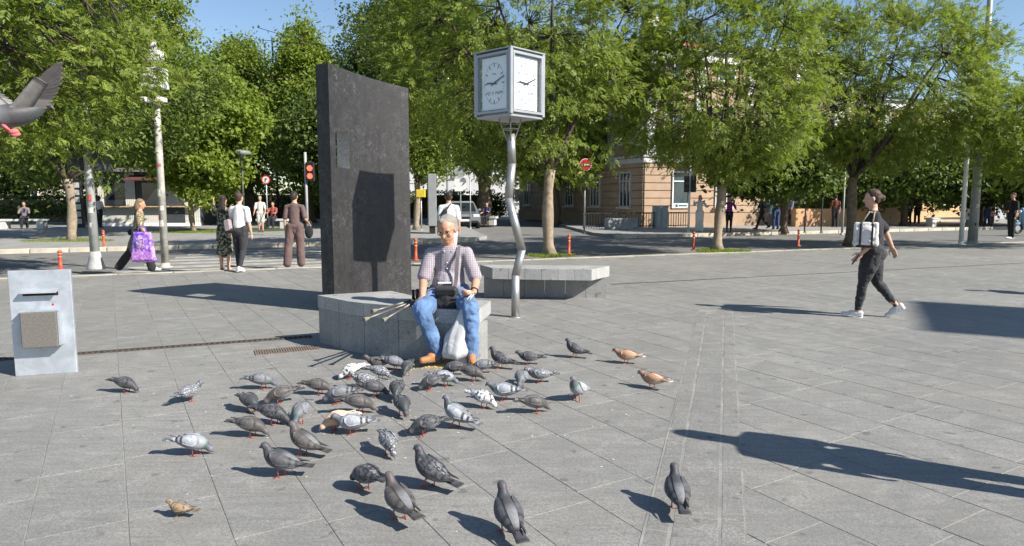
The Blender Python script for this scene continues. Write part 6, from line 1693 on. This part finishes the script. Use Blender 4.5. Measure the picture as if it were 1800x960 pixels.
LEGR = M('pigeon_leg', (.36, .10, .08), .6, .15, 40); BEAKM = M('pigeon_beak', (.10, .09, .09), .5, .2, 40); EYEM = M('pigeon_eye', (.55, .16, .03), .2, .1, 40)
BM = {p: bird_meshes(p) for p in ('stand', 'walk', 'peck')}
def own(o, m):
    o.material_slots[0].link = 'OBJECT'; o.material_slots[0].material = m
for p in BM.values():
    for k, m_ in (('beak', BEAKM), ('eyes', EYEM), ('ll', LEGR), ('lr', LEGR)): p[k].materials.append(m_)
def pigeon(px, py, heading, pose, plum, label, scale=1.0):
    q = G(px, py); r_ = empty('pigeon', (q.x, q.y, 0), R(heading - 90) + random.uniform(-.06, .06), label, 'pigeon', 'pigeons feeding on the plaza')
    r_.rotation_euler[0] = random.uniform(-.10, .06) if pose != 'peck' else random.uniform(-.02, .12); r_.scale = ({'stand': .90, 'walk': .86, 'peck': .83}[pose] * (.93 if py < 700 else 1.0) * random.uniform(.95, 1.05),) * 3
    ms = BM[pose]
    for k, nm, part in (('body', 'body', 'body'), ('wl', 'wing', 'wing'), ('wr', 'wing', 'wing'), ('tail', 'tail', 'tail')): own(place(nm, ms[k], None, r_), PM[plum][part])
    for k, nm in (('beak', 'beak'), ('eyes', 'eyes'), ('ll', 'leg'), ('lr', 'leg')): place(nm, ms[k], None, r_)
    return r_
FLOCK = [
 (222, 690, -5, 'peck', 'checker', 'small dark pigeon alone nearest the metal bin'),
 (334, 706, 70, 'walk', 'speckled', 'grey pigeon turned away, second from the bin at left'),
 (463, 684, 5, 'peck', 'greybar', 'pigeon with pale grey breast at the back left of the flock'),
 (440, 724, -42, 'peck', 'dark', 'dark pigeon with raised tail pecking at the left of the flock'),
 (492, 711, 205, 'peck', 'brownish', 'grey brown pigeon with tail pointing up right at the left of the flock'),
 (529, 742, 262, 'peck', 'greybar', 'pale breasted pigeon pecking towards the viewer beside the dark ones'),
 (481, 746, -10, 'peck', 'checker', 'small dark pigeon pecking between two others at the left'),
 (443, 768, 0, 'peck', 'brownish', 'brown grey pigeon stretched low to the right at the left of the flock'),
 (534, 801, 165, 'stand', 'brownish', 'upright dark grey pigeon facing left above the nearest left one'),
 (497, 838, 178, 'stand', 'dark', 'large dark pigeon standing in profile, nearest at the left'),
 (342, 800, 5, 'peck', 'bluebar', 'pale blue grey pigeon with two black wing bars at the left front'),
 (641, 861, 140, 'peck', 'checker', 'dark round pigeon pecking behind the big near one'),
 (704, 914, 128, 'stand', 'brownish', 'big brown grey pigeon in the foreground with its back to the viewer'),
 (757, 857, 150, 'stand', 'checker', 'dark chequered pigeon looking left in the foreground'),
 (893, 938, 112, 'stand', 'dark', 'dark pigeon in the centre foreground facing away'),
 (1190, 896, 90, 'stand', 'dark', 'dark blue grey pigeon alone on the paving band'),
 (684, 799, -62, 'peck', 'speckled', 'black and white speckled pigeon pecking towards the viewer'),
 (746, 766, 200, 'peck', 'checker', 'dark pigeon with pink legs left of the pale barred one'),
 (803, 752, 155, 'stand', 'bluebar', 'pale grey barred pigeon with dark raised head in the middle'),
 (708, 731, -65, 'peck', 'dark', 'dark pigeon with a white wing flash pecking towards the viewer'),
 (698, 702, 268, 'peck', 'checker', 'dark pigeon pecking straight towards the viewer in the middle'),
 (622, 763, 185, 'walk', 'bluebar', 'blue grey chequered pigeon beside the cream one'),
 (590, 757, 215, 'peck', 'cream', 'cream and rust coloured pigeon in the middle of the flock'),
 (633, 727, 8, 'peck', 'brownish', 'smooth brown grey pigeon with red legs in the middle'),
 (595, 710, 190, 'peck', 'greybar', 'pale grey pigeon with dark wing bars, head hidden'),
 (658, 698, 10, 'peck', 'dark', 'dark pigeon half hidden behind the brown grey one'),
 (562, 694, 0, 'peck', 'brownish', 'grey pigeon with long tail to the left at the back of the flock'),
 (640, 682, 190, 'walk', 'speckled', 'lavender grey pigeon behind the barred ones'),
 (617, 666, 215, 'peck', 'white', 'white pigeon with dark flecks near the bench'),
 (662, 650, 180, 'walk', 'brownish', 'brown pigeon at the back nearest the bench shadow'),
 (668, 667, -8, 'peck', 'speckled', 'mottled grey and cream pigeon behind the white one'),
 (694, 651, 5, 'peck', 'greybar', 'grey pigeon partly hidden in the back row'),
 (716, 659, 262, 'peck', 'checker', 'small dark pigeon facing the viewer near the man\'s shoe'),
 (757, 686, 200, 'peck', 'dark', 'black pigeon with a white spot before the man\'s feet'),
 (783, 679, -5, 'peck', 'bluebar', 'pale pigeon with green neck before the man\'s feet'),
 (832, 670, -8, 'peck', 'brownish', 'dark brown pigeon low to the ground right of the man\'s feet'),
 (796, 661, 185, 'peck', 'dark', 'dark pigeon directly below the man\'s shoes'),
 (846, 657, 180, 'peck', 'greybar', 'blue grey barred pigeon at the man\'s left shoe'),
 (880, 648, 165, 'stand', 'checker', 'dark chequered pigeon standing right of the man\'s shoe'),
 (930, 641, 178, 'walk', 'dark', 'dark pigeon in profile, second right of the man\'s shoe'),
 (1011, 629, 162, 'stand', 'checker', 'dark pigeon standing apart at the upper right of the flock'),
 (1102, 639, 163, 'walk', 'red', 'rust coloured pigeon with pale tail, farther of the two at right'),
 (1148, 683, 140, 'walk', 'red', 'rust backed pigeon with white belly, nearer of the two at right'),
 (1016, 704, 240, 'stand', 'bluebar', 'pale grey pigeon preening towards the viewer at the right of the flock'),
 (942, 726, 15, 'peck', 'brownish', 'dark grey pigeon pecking to the right, lowest at the right of the flock'),
 (916, 680, 258, 'peck', 'greybar', 'grey pigeon facing the viewer beside the lavender chequered one'),
 (950, 673, 180, 'walk', 'speckled', 'lavender chequered pigeon with tail to the right'),
 (888, 704, 172, 'walk', 'bluebar', 'pale barred pigeon walking left at the right of the flock'),
 (850, 717, -32, 'peck', 'white', 'black and white pied pigeon pecking to the right'),
]
for f_ in FLOCK: pigeon(*f_)

# sparrow
q = G(318, 908); sp_r = empty('sparrow', (q.x, q.y, 0), R(80), 'small brown sparrow alone at the lower left', 'sparrow'); sp_r.scale = (.50, .48, .48)
SPB = {p: bird_mat('sparrow_%s' % p, p, (.25, .175, .10), ((.27, .20, .13), (.30, .23, .15)), (.26, .18, .11), speck=((.09, .055, .03), 55, .56), tip=(.12, .08, .05)) for p in ('body', 'wing', 'tail')}
for k, nm, part in (('body', 'body', 'body'), ('wl', 'wing', 'wing'), ('wr', 'wing', 'wing'), ('tail', 'tail', 'tail')): own(place(nm, BM['walk'][k], None, sp_r), SPB[part])
SL = M('sparrow_leg', (.35, .22, .14), .7, .1, 30)
for k, nm in (('beak', 'beak'), ('eyes', 'eyes'), ('ll', 'leg'), ('lr', 'leg')):
    o = place(nm, BM['walk'][k], None, sp_r)
    if nm == 'leg': own(o, SL)

# pigeon in flight at the upper left
FM = bird_meshes('fly'); Yf = 2.75
def pt(px, py, y): return Vector(((px - 900) / 1200 * (y * CP - (ZY(py, y) - CAM_H) * SP), y, ZY(py, y)))
pos = pt(14, 208, Yf)
fl = empty('flying_pigeon', tuple(pos), 0, 'pigeon in flight with raised wing at the upper left corner', 'pigeon'); fl.rotation_euler = (R(8), R(-12), R(-62))
for k, part in (('body', 'body'), ('tail', 'tail')): own(place(part, FM[k], None, fl), PM['dark'][part])
FM['beak'].materials.append(BEAKM); FM['eyes'].materials.append(EYEM); FM['feet'].materials.append(M('pigeon_foot', (.62, .13, .14), .6, .1, 40))
place('beak', FM['beak'], None, fl); place('eyes', FM['eyes'], None, fl); place('feet', FM['feet'], None, fl)
UND = M('underwing', (.25, .235, .22), .7, .2, 30); QUILL = M('flight_feather', (.12, .11, .11), .7, .2, 30)
inv = fl.matrix_basis.inverted()
def fwing(root_p, tip_p, chord_dir, lead):
    """open wing: arm covert plus separate flight feathers"""
    a = inv @ root_p; t = inv @ tip_p; cd = (inv.to_3x3() @ chord_dir).normalized(); ax = (t - a); L_ = ax.length; ax.normalize(); nn_ = ax.cross(cd).normalized()
    V = []; F = []; K = 9
    for i in range(K):
        u = i / (K - 1); wdt = .075 * (1 - .25 * u); p = a + ax * (L_ * .72 * u)
        for v_, th in ((0, 0), (.25, .010), (.6, .006), (1, 0), (.6, -.004), (.25, -.006)): V.append(p + cd * (v_ * wdt) + nn_ * (th * (1 - .6 * u)))
    for i in range(K - 1):
        for k in range(6): j = (k + 1) % 6; F.append((i * 6 + k, i * 6 + j, i * 6 + 6 + j, i * 6 + 6 + k))
    F += [tuple(range(6)), tuple(range(6 * K - 1, 6 * K - 7, -1))]
    b = MB(); b.add(V, F, True); wg = b.build('wing', UND, fl)
    for k in range(15):
        u = k / 14; p = a + ax * (L_ * (.05 + .66 * u)) + cd * (.035 * (1 - .3 * u)); an = R(88 - 78 * u ** 1.4)
        d = ax * math.cos(an) + cd * math.sin(an); ln = .07 + .045 * u; sd_ = nn_.cross(d).normalized(); b = MB(); V = []
        for s_, wd_ in ((0, .008), (.4, .013), (.8, .012), (1, .003)): V += [p + d * (ln * s_) - sd_ * wd_ + nn_ * (.0012 * k * .2), p + d * (ln * s_) + sd_ * wd_ + nn_ * .0006]
        V2 = [v + nn_ * .0012 for v in V]
        F = [(0, 1, 3, 2), (2, 3, 5, 4), (4, 5, 7, 6)]; F += [tuple(x + 8 for x in f[::-1]) for f in F] + [(0, 2, 10, 8), (2, 4, 12, 10), (4, 6, 14, 12), (1, 9, 11, 3), (3, 11, 13, 5), (5, 13, 15, 7)]
        b.add(V + V2, F); place('feather', b.mesh('feather'), UND if k < 7 else QUILL, wg)
fwing(pt(14, 190, Yf - .03), pt(80, 112, Yf - .06), Vector((-.35, .55, .1)) + Vector((.55, 0, -.35)), 1)
fwing(pt(-2, 190, Yf + .05), pt(-75, 120, Yf + .25), Vector((.5, .6, -.2)), 1)

bpy.data.scenes.remove(TMP)
